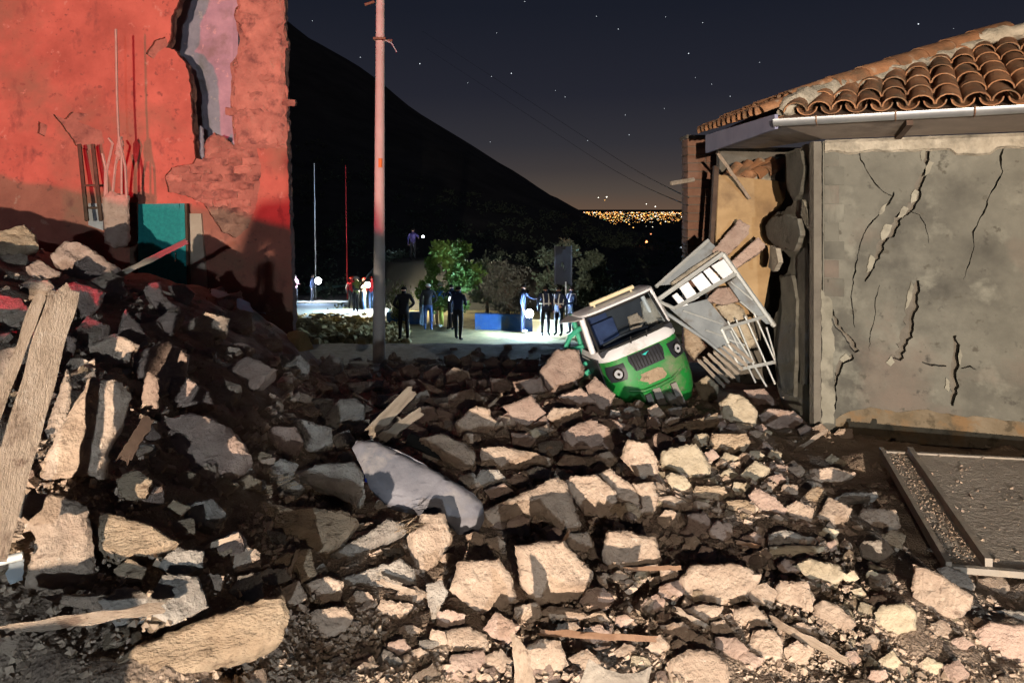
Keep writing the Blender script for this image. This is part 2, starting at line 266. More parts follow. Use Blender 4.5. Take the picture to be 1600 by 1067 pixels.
def chunk_mesh(name, poly, thick, cell, rough=0.012, rnd_r=0.03, seed=0, back=0.82, jit=0.3):
    """broken block: traced front outline in the local uv plane, worn front edge, rough sides, narrower back"""
    rnd = random.Random(seed)
    area = sum(poly[i][0] * poly[(i + 1) % len(poly)][1] - poly[(i + 1) % len(poly)][0] * poly[i][1] for i in range(len(poly)))
    if area < 0: poly = poly[::-1]
    bd = resample(poly, cell, cell * jit, rnd)
    xs = [p[0] for p in bd]; ys = [p[1] for p in bd]
    inner = []
    x = min(xs) + cell * 0.5
    while x < max(xs):
        y = min(ys) + cell * 0.5
        while y < max(ys):
            px, py = x + rnd.uniform(-.35, .35) * cell, y + rnd.uniform(-.35, .35) * cell
            if in_poly(px, py, bd) and min(seg_dist(px, py, bd[i], bd[(i + 1) % len(bd)]) for i in range(len(bd))) > cell * 0.45: inner.append((px, py))
            y += cell
        x += cell
    nb = len(bd)
    res = geometry.delaunay_2d_cdt([Vector(p) for p in bd + inner], [(i, (i + 1) % nb) for i in range(nb)], [], 1, 1e-6)
    v2, tris = res[0], res[2]
    off = Vector((seed * 3.17 % 50, seed * 1.71 % 50, 0))
    vs_, cx, cy = [], sum(xs) / nb, sum(ys) / nb
    for v in v2:
        d = min(seg_dist(v.x, v.y, bd[i], bd[(i + 1) % nb]) for i in range(nb))
        w = -rnd_r * max(0.0, 1 - d / rnd_r) ** 2 if rnd_r > 0 else 0
        q = Vector((v.x, v.y, 0)) + off
        st_ = noise.noise(Vector((q.x * 3.0, q.y * 11.0, 2.0)))
        w += rough * (noise.fractal(q * 8.0, 0.7, 2.2, 5) * 0.9 + 0.7 * noise.noise(q * 2.6) + 0.9 * abs(noise.noise(q * 4.3)) - 0.8 * max(0.0, st_ - 0.15) - 0.9 * max(0.0, 0.07 - abs(noise.noise(q * 3.1 + Vector((9, 4, 0))))) * 8)
        vs_.append(Vector((v.x, v.y, w)))
    fs = [f for f in tris if in_poly(sum(v2[i].x for i in f) / 3, sum(v2[i].y for i in f) / 3, bd)]
    # boundary ring found through edges used once
    cnt = {}
    for f in fs:
        for i in range(len(f)):
            a, b = f[i], f[(i + 1) % len(f)]
            cnt[(a, b)] = 1
    be = [(a, b) for (a, b) in cnt if (b, a) not in cnt]
    rows = 3 if thick > 3 * cell else 2
    ringmap = {}
    for r_ in range(1, rows + 1):
        t = r_ / rows; sc_ = 1 + (back - 1) * t * t + 0.02 * math.sin(seed + r_)
        for (a, b) in be:
            p = vs_[a]
            q = Vector((cx + (p.x - cx) * sc_, cy + (p.y - cy) * sc_, -thick * t))
            q += Vector((noise.noise(q * 6 + off), noise.noise(q * 6 + off + Vector((7, 3, 1))), noise.noise(q * 5 + off + Vector((1, 9, 4))))) * rough * 1.6
            ringmap[(a, r_)] = len(vs_); vs_.append(q)
    for r_ in range(rows):
        for (a, b) in be:
            a0 = a if r_ == 0 else ringmap[(a, r_)]; b0 = b if r_ == 0 else ringmap[(b, r_)]
            fs.append((b0, a0, ringmap[(a, r_ + 1)], ringmap[(b, r_ + 1)]))
    ci = len(vs_); vs_.append(Vector((cx, cy, -thick)))
    for (a, b) in be: fs.append((ringmap[(b, rows)], ringmap[(a, rows)], ci))
    me = bpy.data.meshes.new(name); me.from_pydata([tuple(v) for v in vs_], [], [tuple(f) for f in fs]); me.validate(); me.update()
    return me
def plate(name, pts, thick, m, parent=None, holes=(), cell=0, seed=0, rough=0.0):
    """flat or bent plate through 3D points pts (outline), thickness behind; holes are outlines with depth"""
    pts = [Vector(p) for p in pts]
    c = sum(pts, Vector()) / len(pts); nrm = geometry.normal(pts)
    if nrm.dot(Vector((0, 0, CZ)) - c) < 0: nrm = -nrm
    u = Vector((0, 0, 1)).cross(nrm); 
    if u.length < 0.05: u = Vector((1, 0, 0))
    u.normalize(); v = nrm.cross(u)
    mw = Matrix((( u.x, v.x, nrm.x, c.x), (u.y, v.y, nrm.y, c.y), (u.z, v.z, nrm.z, c.z), (0, 0, 0, 1)))
    rnd = random.Random(seed)
    def loc(q): q = Vector(q) - c; return (q.dot(u), q.dot(v))
    ol = [loc(p) for p in pts]
    if cell: ol = resample(ol, cell, cell * 0.25, rnd)
    loops = [ol]
    for h in holes:
        hl = [loc(p) for p in h]
        loops.append(resample(hl, cell or 0.1, (cell or 0.1) * 0.2, rnd) if cell else hl)
    vv, ee = [], []
    for lp in loops:
        b = len(vv); vv += [Vector(p) for p in lp]; ee += [(b + i, b + (i + 1) % len(lp)) for i in range(len(lp))]
    res = geometry.delaunay_2d_cdt(vv, ee, [], 1, 1e-6)
    v2 = res[0]; fs = []
    for f in res[2]:
        x = sum(v2[i].x for i in f) / 3; y = sum(v2[i].y for i in f) / 3
        if in_poly(x, y, ol) and not any(in_poly(x, y, lp) for lp in loops[1:]): fs.append(tuple(f))
    n = len(v2); V = [Vector((p.x, p.y, rough * noise.noise(Vector((p.x * 3, p.y * 3, seed))))) for p in v2]
    V += [Vector((q.x, q.y, -thick)) for q in V]
    cnt = {(f[i], f[(i + 1) % 3]) for f in fs for i in range(3)}
    side = [(b, a, a + n, b + n) for (a, b) in cnt if (b, a) not in cnt]
    back = [tuple(i + n for i in f[::-1]) for f in fs]
    return pydata(name, V, fs + side + back, m, parent, mw)

# ------------------------------------------------------------------ terrain
PROF = [(-30, 0.6), (0, 0.55), (1.5, 0.42), (2.5, 0.36), (3.5, 0.30), (5, 0.27), (6.5, 0.16), (8, -0.08), (11, -0.52), (14, -1.0), (16, -1.34), (18, -1.52),
        (20.2, -1.70), (21.0, -2.08), (24, -2.35), (28, -2.62), (35, -3.05), (47, -4.0), (60, -4.6), (90, -5.5)]
def interp(tab, x):
    if x <= tab[0][0]: return tab[0][1]
    for (a, va), (b, vb) in zip(tab, tab[1:]):
        if x <= b: return va + (vb - va) * (x - a) / (b - a)
    return tab[-1][1]
def sstep(a, b, x):
    t = max(0.0, min(1.0, (x - a) / (b - a))); return t * t * (3 - 2 * t)
def G0(X, Y):
    z = interp(PROF, Y)
    if Y < 15:
        xb = -0.62 - 0.245 * (max(Y, 0.5) - 2.5)
        d = max(0.0, xb - X)
        h = (1.15 + 0.068 * max(0, Y - 2)) * (1 - math.exp(-d * 0.72)) + 0.16 * max(0, d - 2.9)
        z += h * sstep(14.0, 11.0, Y) * sstep(1.5, 3.0, Y)
        z -= 0.22 * sstep(1.5, 2.6, X) * sstep(1.8, 3.2, Y) * sstep(9, 7, Y)
        z += 0.46 * sstep(-1.0, -1.35, X) * sstep(-6, -3.8, X) * sstep(-1.6, .3, Y) * sstep(1.4, .9, Y)  # unseen rubble mound added to shade the lower left foreground
        z -= 0.16 * sstep(.2, 1.0, X) * sstep(3.4, 1.7, Y) * sstep(0.2, 1.2, Y)
        z += 0.30 * math.exp(-((X - 0.9) ** 2 / 1.0 + (Y - 8.6) ** 2 / 1.6))
    else:
        z -= 0.035 * max(-2, min(9, X - 1)) * sstep(22, 28, Y)
    return z
def G(X, Y):
    z = G0(X, Y)
    if Y < 16:
        k = sstep(16, 12, Y)
        z += k * (0.07 * noise.noise(Vector((X * 1.7, Y * 1.7, 0.3))) + 0.035 * noise.noise(Vector((X * 4.1, Y * 4.1, 2.3))))
    return z
def hit(x, y, lift=0.0, far=90.0):
    def below(Y): return CZ - (y - HY) / F * Y <= G((x - 800) / F * Y, Y) + lift
    Y = 1.2; st = 0.0
    while Y < far:
        if below(Y):
            a, b = Y - st, Y
            for _ in range(7):
                c = (a + b) / 2
                if below(c): b = c
                else: a = c
            return b
        st = 0.03 + 0.015 * Y; Y += st
    return far
def ground_pt(x, y, lift=0.0):
    return P(x, y, hit(x, y, lift))

def build_ground():
    rows = [-28, -20, -14, -9, -6, -4, -2.5, -1.5, -0.8, -0.2, 0.3, 0.8]
    Y = 1.2
    while Y < 62: rows.append(Y); Y *= 1.0125
    S = 300
    vs_, fs = [], []
    for Y in rows:
        wd = (abs(Y) + 2.2) * 1.15
        for i in range(S + 1):
            X = (i / S * 2 - 1) * wd
            z = G(X, Y)
            if 1.0 < Y < 18:
                a = sstep(18, 13, Y)
                z -= a * 0.09 * sstep(.05, -.2, noise.noise(Vector((X * 1.3 + 4, Y * 1.3, 7)))) * sstep(2.3, 1.2, X)
                q = Vector((X, Y, 0))
                z += a * (0.030 * noise.fractal(q * 6, 0.8, 2.2, 4) + 0.018 * abs(noise.noise(q * 17)))
            elif Y >= 18:
                z += 0.03 * noise.fractal(Vector((X, Y, 0)) * 1.2, 0.8, 2.2, 4)
            vs_.append((X, Y, z))
    for j in range(len(rows) - 1):
        for i in range(S):
            a = j * (S + 1) + i; fs.append((a, a + 1, a + S + 2, a + S + 1))
    o = pydata('ground', vs_, fs, 'dirt', None, None, True)
    o.data.materials.append(M['dust_ground_lamplit'])
    idx = []
    for p in o.data.polygons: idx.append(1 if p.center.y > 20.9 else 0)  # the paler ground starts at the edge of the lamplit plaza
    o.data.polygons.foreach_set('material_index', idx)
    tag(o, kind='structure')
build_ground()

# far hillside, valley
CREST = [(-3000, -900), (-600, -520), (0, -190), (300, -60), (440, 25), (480, 58), (560, 105), (600, 134), (640, 165), (700, 205), (780, 255), (850, 297), (900, 328), (940, 345), (985, 361),
         (1010, 366), (1040, 352), (1075, 343), (1130, 337), (1300, 332), (2600, 328), (5000, 328)]
def Hill(X, Y):
    px = X / 200.0 * F + 800
    c = CZ - (interp(CREST, px) - HY) / F * 200.0
    base = -4.3 - 0.02 * max(0, Y - 45)
    t = max(0.0, min(1.0, (Y - 47) / 153.0)); t = t * t * (3 - 2 * t) * 0.5 + t * 0.5
    z = base + (c - base) * t
    z += 1.1 * noise.fractal(Vector((X * 0.035, Y * 0.035, 5)), 0.9, 2.0, 5) * sstep(47, 80, Y)
    if Y > 205: z -= (Y - 205) * 0.6
    return z
def build_hill():
    ys = [46 + i * 4 for i in range(40)] + [206, 215, 235, 270, 320]
    S = 190; vs_, fs = [], []
    for Y in ys:
        for i in range(S + 1):
            X = (i / S * 2 - 1) * (330 if Y > 60 else 330) 
            z = Hill(X, Y)
            vs_.append((X, Y, z))
    for j in range(len(ys) - 1):
        for i in range(S):
            a = j * (S + 1) + i; fs.append((a, a + 1, a + S + 2, a + S + 1))
    tag(pydata('mountain_slope', vs_, fs, 'hill', None, None, True), kind='structure')
    tag(pydata('valley', [(-9000, 180, -70), (9000, 180, -70), (30000, 30000, -70), (-30000, 30000, -70)], [(0, 1, 2, 3)], 'valley_ground'), kind='structure')
build_hill()

def octa(vs_, fs, c, r, rz=None):
    b = len(vs_); rz = rz or r
    for d in ((1, 0, 0), (-1, 0, 0), (0, 1, 0), (0, -1, 0)): vs_.append((c[0] + d[0] * r, c[1] + d[1] * r, c[2]))
    vs_.append((c[0], c[1], c[2] + rz)); vs_.append((c[0], c[1], c[2] - rz))
    for a, q in ((0, 2), (2, 1), (1, 3), (3, 0)):
        fs.append((b + a, b + q, b + 4)); fs.append((b + q, b + a, b + 5))
# stars
STARS = [(656, 100, 1.5), (799, 115, 1.5), (768, 120, 1.0), (563, 90, 1.0), (731, 130, .8), (1076, 84, 1.5), (1435, 38, 1.9), (966, 46, 1.1), (883, 152, .9), (977, 180, .8), (820, 3, 1.0), (932, 26, .9),
         (1187, 98, .8), (1141, 151, 1.0), (1040, 27, .8), (1112, 132, .8), (776, 52, .8), (983, 211, 1.0), (868, 142, .7), (1038, 170, .7), (1098, 36, 1.0), (918, 220, .8), (766, 222, .7), (488, 33, .9), (1490, 45, .7)]
def build_stars():
    vs_, fs = [], []
    rnd = random.Random(3)
    for x, y, s in STARS: octa(vs_, fs, P(x, y, 15000), 15000 / F * s * 0.6)
    for k in range(26): 
        x, y = rnd.uniform(-900, 2500), rnd.uniform(-900, 230)
        octa(vs_, fs, P(x, y, 15000), 15000 / F * rnd.uniform(0.3, 0.5))
    o = pydata('stars', vs_, fs, emit('star_light', (0.85, 0.93, 1, 1), 1.3))
    tag(o, 'pale stars scattered over the dark night sky', 'stars', kind='stuff')
build_stars()
# city in the valley
def build_city():
    rnd = random.Random(11)
    cols = [('city_amber', (1.0, 0.50, 0.12, 1), 3.0, 0.62), ('city_orange', (1.0, 0.30, 0.06, 1), 2.2, 0.18), ('city_white', (1.0, 0.92, 0.75, 1), 3.2, 0.14), ('city_green', (0.45, 1.0, 0.45, 1), 1.6, 0.04), ('city_red', (1.0, 0.10, 0.08, 1), 1.8, 0.02)]
    me = bpy.data.meshes.new('city_lights'); vs_, fs, mi = [], [], []
    for k in range(1900):
        x = rnd.uniform(860, 1240)
        y = 331 + abs(rnd.gauss(0, 1)) * 8.5 + rnd.random() * 1.5
        if y > 352 + 8 * rnd.random() ** 3: continue
        Y = 72.0 * F / (y - HY); s = rnd.choice((.3, .42, .5, .62, .95)) * (1.0 if y < 345 else 1.25)
        n0 = len(fs); octa(vs_, fs, P(x, y, Y), Y / F * s)
        q = rnd.random(); c = 0
        for i, cc in enumerate(cols):
            if q < cc[3]: c = i; break
            q -= cc[3]
        mi += [c] * (len(fs) - n0)
    for x, y, s, c in ((935, 309, .8, 2), (948, 308, 1.1, 2), (1010, 319, .8, 2), (1024, 323, 1.0, 2), (945, 313, .6, 0)):
        n0 = len(fs); octa(vs_, fs, P(x, y, 9000), 9000 / F * s); mi += [c] * (len(fs) - n0)
    me.from_pydata([tuple(v) for v in vs_], [], fs)
    for c in cols: me.materials.append(emit(c[0], c[1], c[2]))
    me.polygons.foreach_set('material_index', mi)
    o = link_mesh('city_lights', me)
    tag(o, 'amber lights of a far town spread across the valley', 'city lights', kind='stuff')
build_city()
def on_hill(x, y):
    Y = 50
    while Y < 203:
        p = P(x, y, Y)
        if p.z <= Hill(p.x, Y): return p
        Y += 0.5
    return P(x, y, 190)
for x, y, s, c, lab in ((1010, 378, 2.2, (1.0, 0.30, 0.10, 1), 'bright orange street lamp on the dark slope below the town'), (1017, 366, 1.3, (1.0, 0.35, 0.15, 1), 'small red lamp above the bright orange one on the dark slope'),
                        (1053, 385, 0.9, (0.7, 0.85, 1.0, 1), 'left one of two dim white lamps beside the brick pillar'), (1064, 387, 1.1, (0.8, 0.9, 1.0, 1), 'right one of two dim white lamps beside the brick pillar')):
    g = on_hill(x, y + 9); top = P(x, y, g.y)
    r = empty('street_lamp', g, lab, 'lamp', 'street lamps on the far slope')
    tube('post', [g - Vector((0, 0, 0.3)), top], 0.06, 'rubber', r, 5)
    vs_, fs = [], []; octa(vs_, fs, top, g.y / F * s); pydata('lamp_head', vs_, fs, emit('far_lamp', c, 5.0 if s > 2 else 2.0), r)

# ------------------------------------------------------------------ plaza: court, road, low walls, flag poles
def drape(name, poly_px, m, lift, n=14):
    """sheet lying on the ground inside a pixel outline given as (left, right) edges from near to far"""
    vs_, fs = [], []
    for (xa, ya), (xb, yb) in poly_px:
        for i in range(n + 1):
            t = i / n; x, y = xa + (xb - xa) * t, ya + (yb - ya) * t
            p = ground_pt(x, y); p.z = G0(p.x, p.y) + lift + 0.03; vs_.append(p)
    for j in range(len(poly_px) - 1):
        for i in range(n):
            a = j * (n + 1) + i; fs.append((a, a + 1, a + n + 2, a + n + 1))
    return pydata(name, vs_, fs, m, None, None, True)
tag(drape('court', [((380, 500), (600, 499)), ((370, 490), (610, 491)), ((370, 482), (612, 484)), ((375, 476), (606, 478))], 'court_blue', 0.06), kind='structure')
tag(drape('road', [((340, 475.2), (620, 475.2)), ((330, 470), (620, 470)), ((330, 466), (620, 465)), ((330, 461), (620, 460))], 'road_concrete', 0.06), kind='structure')
def low_wall(name, xa, ya, xb, yb, h, th, m, label):
    a, b = ground_pt(xa, ya), ground_pt(xb, yb); d = (b - a); d.z = 0; nrm = Vector((-d.y, d.x, 0)).normalized() * th
    r = empty(name, a, label, 'wall')
    vs_ = []
    for base, hh in ((-0.3, 0), (0, 1)):
        for q, off in ((a, 0), (b, 0), (b, 1), (a, 1)): vs_.append(q + nrm * off + Vector((0, 0, h if hh else -0.3)))
    pydata('wall_body', vs_, [(0, 1, 5, 4), (1, 2, 6, 5), (2, 3, 7, 6), (3, 0, 4, 7), (4, 5, 6, 7), (3, 2, 1, 0)], m, r)
    cvs = [v + Vector((0, 0, 0.003 if i < 4 else 0.05)) for i, v in enumerate([vs_[4] - nrm * 0.2, vs_[5] - nrm * 0.2, vs_[6] + nrm * 0.2, vs_[7] + nrm * 0.2] * 2)]
    pydata('coping', cvs, [(0, 1, 5, 4), (1, 2, 6, 5), (2, 3, 7, 6), (3, 0, 4, 7), (4, 5, 6, 7), (3, 2, 1, 0)], m, r)
    return r
low_wall('low_wall', 604, 506, 664, 506, 0.42, 0.2, 'wall_blue', 'short blue low wall behind the dark standing figure')
low_wall('low_wall', 742, 515, 832, 518, 0.55, 0.2, 'wall_blue', 'long blue low wall between the two groups of people')
low_wall('low_wall', 832, 519, 960, 526, 0.42, 0.2, 'wall_cream', 'pale yellow low wall behind the lamp and the reflective vests')
low_wall('low_wall', 478, 462, 556, 457, 0.55, 0.2, 'wall_mint', 'pale mint low wall far behind the road')
for x, y0, y1, m, lab in ((494, 258, 470, 'panel_white', 'thin white flagpole standing by the far hand lamp'), (543, 260, 470, 'cloth_red', 'thin red flagpole left of the concrete utility pole')):
    Y = hit(x, y1); b, t = P(x, y1, Y), P(x - 3, y0, Y)
    r = empty('flagpole', b, lab, 'flagpole', 'flagpoles beside the road')
    tube('shaft', [b - Vector((0, 0, .2)), b.lerp(t, .5), t], 0.045, m, r, 8, radii=[.05, .045, .03])
    vs_, fs = [], []; octa(vs_, fs, t + Vector((0, 0, .05)), .06); pydata('finial', vs_, fs, m, r)

# concrete utility pole
pb = P(592, 572, 15.6); pole = empty('utility_pole', pb, 'tall tapered concrete utility pole glowing red in the beacon light', 'pole')
tube('shaft', [P(592, 585, 15.6), P(593, 300, 15.6), P(595, -160, 15.6)], .1, 'pole_concrete', pole, 20, radii=[.135, .11, .078])
tube('painted_band', [P(594.1, 262, 15.52), P(594.3, 248, 15.52)], .045, 'pole_orange', pole, 12)
box('step_bolt', P(607, 64, 15.55), (.16, .04, .04), 'rusty', pole); box('bracket', P(594, 62, 15.55), (.26, .26, .05), 'rusty', pole, bevel=.01)
tube('service_wire', [P(601, 63, 15.5), P(612, 68, 15.5), P(620, 82, 15.5)], .012, 'cloth_grey', pole, 5)
tube('cross_arm', [P(585, 3, 15.4), P(570, 8, 15.4)], .03, 'rusty', pole, 6)
for k, (a, b, c) in enumerate((((920, 219), (1000, 265), (1076, 309)), ((926, 246), (1000, 285), (1075, 321)))):
    pts = []
    for i in range(17):
        t = i / 16; x = a[0] + (c[0] - a[0]) * t; y = a[1] + (c[1] - a[1]) * t + 5 * math.sin(math.pi * t); pts.append(P(x, y, 60 + (11.0 - 60) * t))
    pts.insert(0, P(a[0] - 260, a[1] - 170, 120))
    tag(tube('overhead_wire', pts, .012, 'rubber', None, 5), ('upper' if k == 0 else 'lower') + ' one of two thin wires running down to the brick pillar', 'wire', 'overhead wires')

# ------------------------------------------------------------------ vegetation
def leaf_mesh(name, centres, leaf, n_per, spread, m, parent, seed, up=0.3, long_=1.6):
    rnd = random.Random(seed); vs_, fs = [], []
    for c, rr in centres:
        for k in range(n_per):
            d = Vector((rnd.gauss(0, 1), rnd.gauss(0, 1), rnd.gauss(0, 1))); d.normalize()
            p = Vector(c) + Vector((d.x, d.y, d.z * .85)) * rr * (rnd.random() ** .45)
            a = Vector((rnd.gauss(0, 1), rnd.gauss(0, 1), rnd.gauss(up, .8))).normalized(); b = a.orthogonal().normalized()
            b.rotate(Matrix.Rotation(rnd.uniform(0, 6.28), 3, a))
            s = leaf * rnd.uniform(.6, 1.3); q = len(vs_)
            vs_ += [p, p + a * s * long_ * .5 + b * s * .4, p + a * s * long_, p + a * s * long_ * .5 - b * s * .4]
            fs.append((q, q + 1, q + 2, q + 3))
    return pydata(name, vs_, fs, m, parent)
def tree(name, xb, yb, ytop, width_px, m, label, seed, leaf=.13, clumps=26, nper=130, cat='tree', skirt=0.25, Yov=None):
    Y = Yov or hit(xb, yb); b = P(xb, yb, Y); b.z = G0(b.x, b.y); h = CZ - (ytop - HY) / F * Y - b.z; w = width_px / F * Y
    rnd = random.Random(seed)
    r = empty(name, b, label, cat)
    trunk_top = b + Vector((0.1, 0, h * .62))
    tr = tube('trunk', [b - Vector((0, 0, .2)), b + Vector((.05, .02, h * .3)), trunk_top], .1, 'bark', r, 8, radii=[.11, .085, .04])
    cs = []
    for k in range(clumps):
        a = rnd.uniform(0, 6.283); rad = w * .5 * math.sqrt(rnd.random()) * .85; zz = rnd.uniform(skirt, .92)
        taper = math.sqrt(max(.12, 1 - ((zz - .55) / .48) ** 2))
        c = b + Vector((math.cos(a) * rad * taper, math.sin(a) * rad * .7 * taper, h * zz)); rr = w * rnd.uniform(.10, .19)
        cs.append((c, rr))
        if k < 9: tube('branch', [b + Vector((.05, .02, h * rnd.uniform(.25, .45))), b.lerp(c, .6) + Vector((0, 0, h * .12)), c], .03, 'bark', r, 5, radii=[.035, .022, .008])
    leaf_mesh('crown', cs, leaf, nper, 1, m, r, seed)
    return r
tree('tree', 702, 512, 378, 98, 'leaf_green', 'leafy green tree lit from below behind the group of people', 21, .12, 30, 190)
tree('tree', 792, 508, 408, 92, 'leaf_grey', 'thin greyish tree between the green tree and the hand lamp', 22, .10, 26, 75)
tree('tree', 872, 512, 372, 80, 'leaf_dark', 'dark tree with dim leaves behind the reflective vests', 23, .14, 24, 70)
tree('tree', 924, 505, 392, 70, 'leaf_dark', 'dark low tree behind the roof of the green tricycle', 24, .13, 22, 80)
tree('tree', 760, 498, 400, 60, 'leaf_dark', 'dark bushy tree directly behind the long blue wall', 25, .13, 16, 70)
def spiky_bush(xb, yb, ytop, wpx, m, label, seed):
    Y = hit(xb, yb); b = P(xb, yb, Y); b.z = G0(b.x, b.y); h = CZ - (ytop - HY) / F * Y - b.z; w = wpx / F * Y; rnd = random.Random(seed)
    r = empty('bush', b, label, 'bush'); vs_, fs = [], []
    for k in range(130):
        a = rnd.uniform(0, 6.283); s = math.sqrt(rnd.random()); tip = b + Vector((math.cos(a) * w * .5 * s, math.sin(a) * w * .4 * s, h * rnd.uniform(.55, 1.0) * (1.05 - .35 * s)))
        base = b + Vector((math.cos(a) * w * .12 * s, math.sin(a) * w * .1 * s, 0)); n = 9
        for i in range(n):
            t = .25 + .75 * i / n; c = base.lerp(tip, t)
            d = Vector((rnd.gauss(0, .5), rnd.gauss(0, .5), .8)).normalized(); q = len(vs_); e = d.orthogonal().normalized() * .022
            e.rotate(Matrix.Rotation(rnd.uniform(0, 6.28), 3, d)); L = rnd.uniform(.10, .2)
            vs_ += [c - e * .3, c + d * L * .5 + e, c + d * L, c + d * L * .5 - e]; fs.append((q, q + 1, q + 2, q + 3))
    pydata('foliage', vs_, fs, m, r)
    for k in range(6): tube('stem', [b - Vector((0, 0, .1)), b + Vector((rnd.uniform(-.3, .3) * w, rnd.uniform(-.2, .2), h * .7))], .015, 'bark', r, 5)
spiky_bush(625, 508, 430, 52, 'leaf_olive', 'pale olive bush with upright shoots behind the utility pole', 31)
def scrub():
    rnd = random.Random(61); cs = []
    for k in range(520):
        Y = rnd.uniform(48, 120); px_ = rnd.uniform(430, 1090); X = (px_ - 800) / F * Y
        p = Vector((X, Y, Hill(X, Y)))
        if p.z > CZ + 14: continue
        cs.append((p + Vector((0, 0, .3)), rnd.uniform(.35, 1.0)))
    o = leaf_mesh('hillside_scrub', cs, .22, 26, 1, 'leaf_dark', None, 62); tag(o, 'dim scrub and tufts covering the lower hillside', 'scrub', kind='stuff')
scrub()
# rough bank of earth and clods beside the court
def bank():
    rnd = random.Random(5); vs_, fs = [], []
    for k in range(420):
        x = rnd.uniform(455, 640); y = rnd.uniform(494, 537) if x < 590 else rnd.uniform(505, 536)
        p = ground_pt(x, y); s = rnd.uniform(.06, .26) * (1.1 if x < 590 else .7)
        q = len(vs_); n = 6
        for i in range(n):
            a = 6.283 * i / n; vs_.append(p + Vector((math.cos(a) * s * rnd.uniform(.8, 1.3), math.sin(a) * s * rnd.uniform(.8, 1.3), -.08)))
        for i in range(n):
            a = 6.283 * i / n; vs_.append(p + Vector((math.cos(a) * s * rnd.uniform(.4, .9), math.sin(a) * s * rnd.uniform(.4, .9), s * rnd.uniform(.3, .8))))
        vs_.append(p + Vector((0, 0, s * rnd.uniform(.7, 1.0))))
        for i in range(n):
            j = (i + 1) % n; fs.append((q + i, q + j, q + n + j, q + n + i)); fs.append((q + n + i, q + n + j, q + 2 * n))
    tag(pydata('earth_bank', vs_, fs, 'dust_ground_lamplit'), 'bank of pale earth clods and stones below the court', 'earth bank', kind='stuff')
bank()

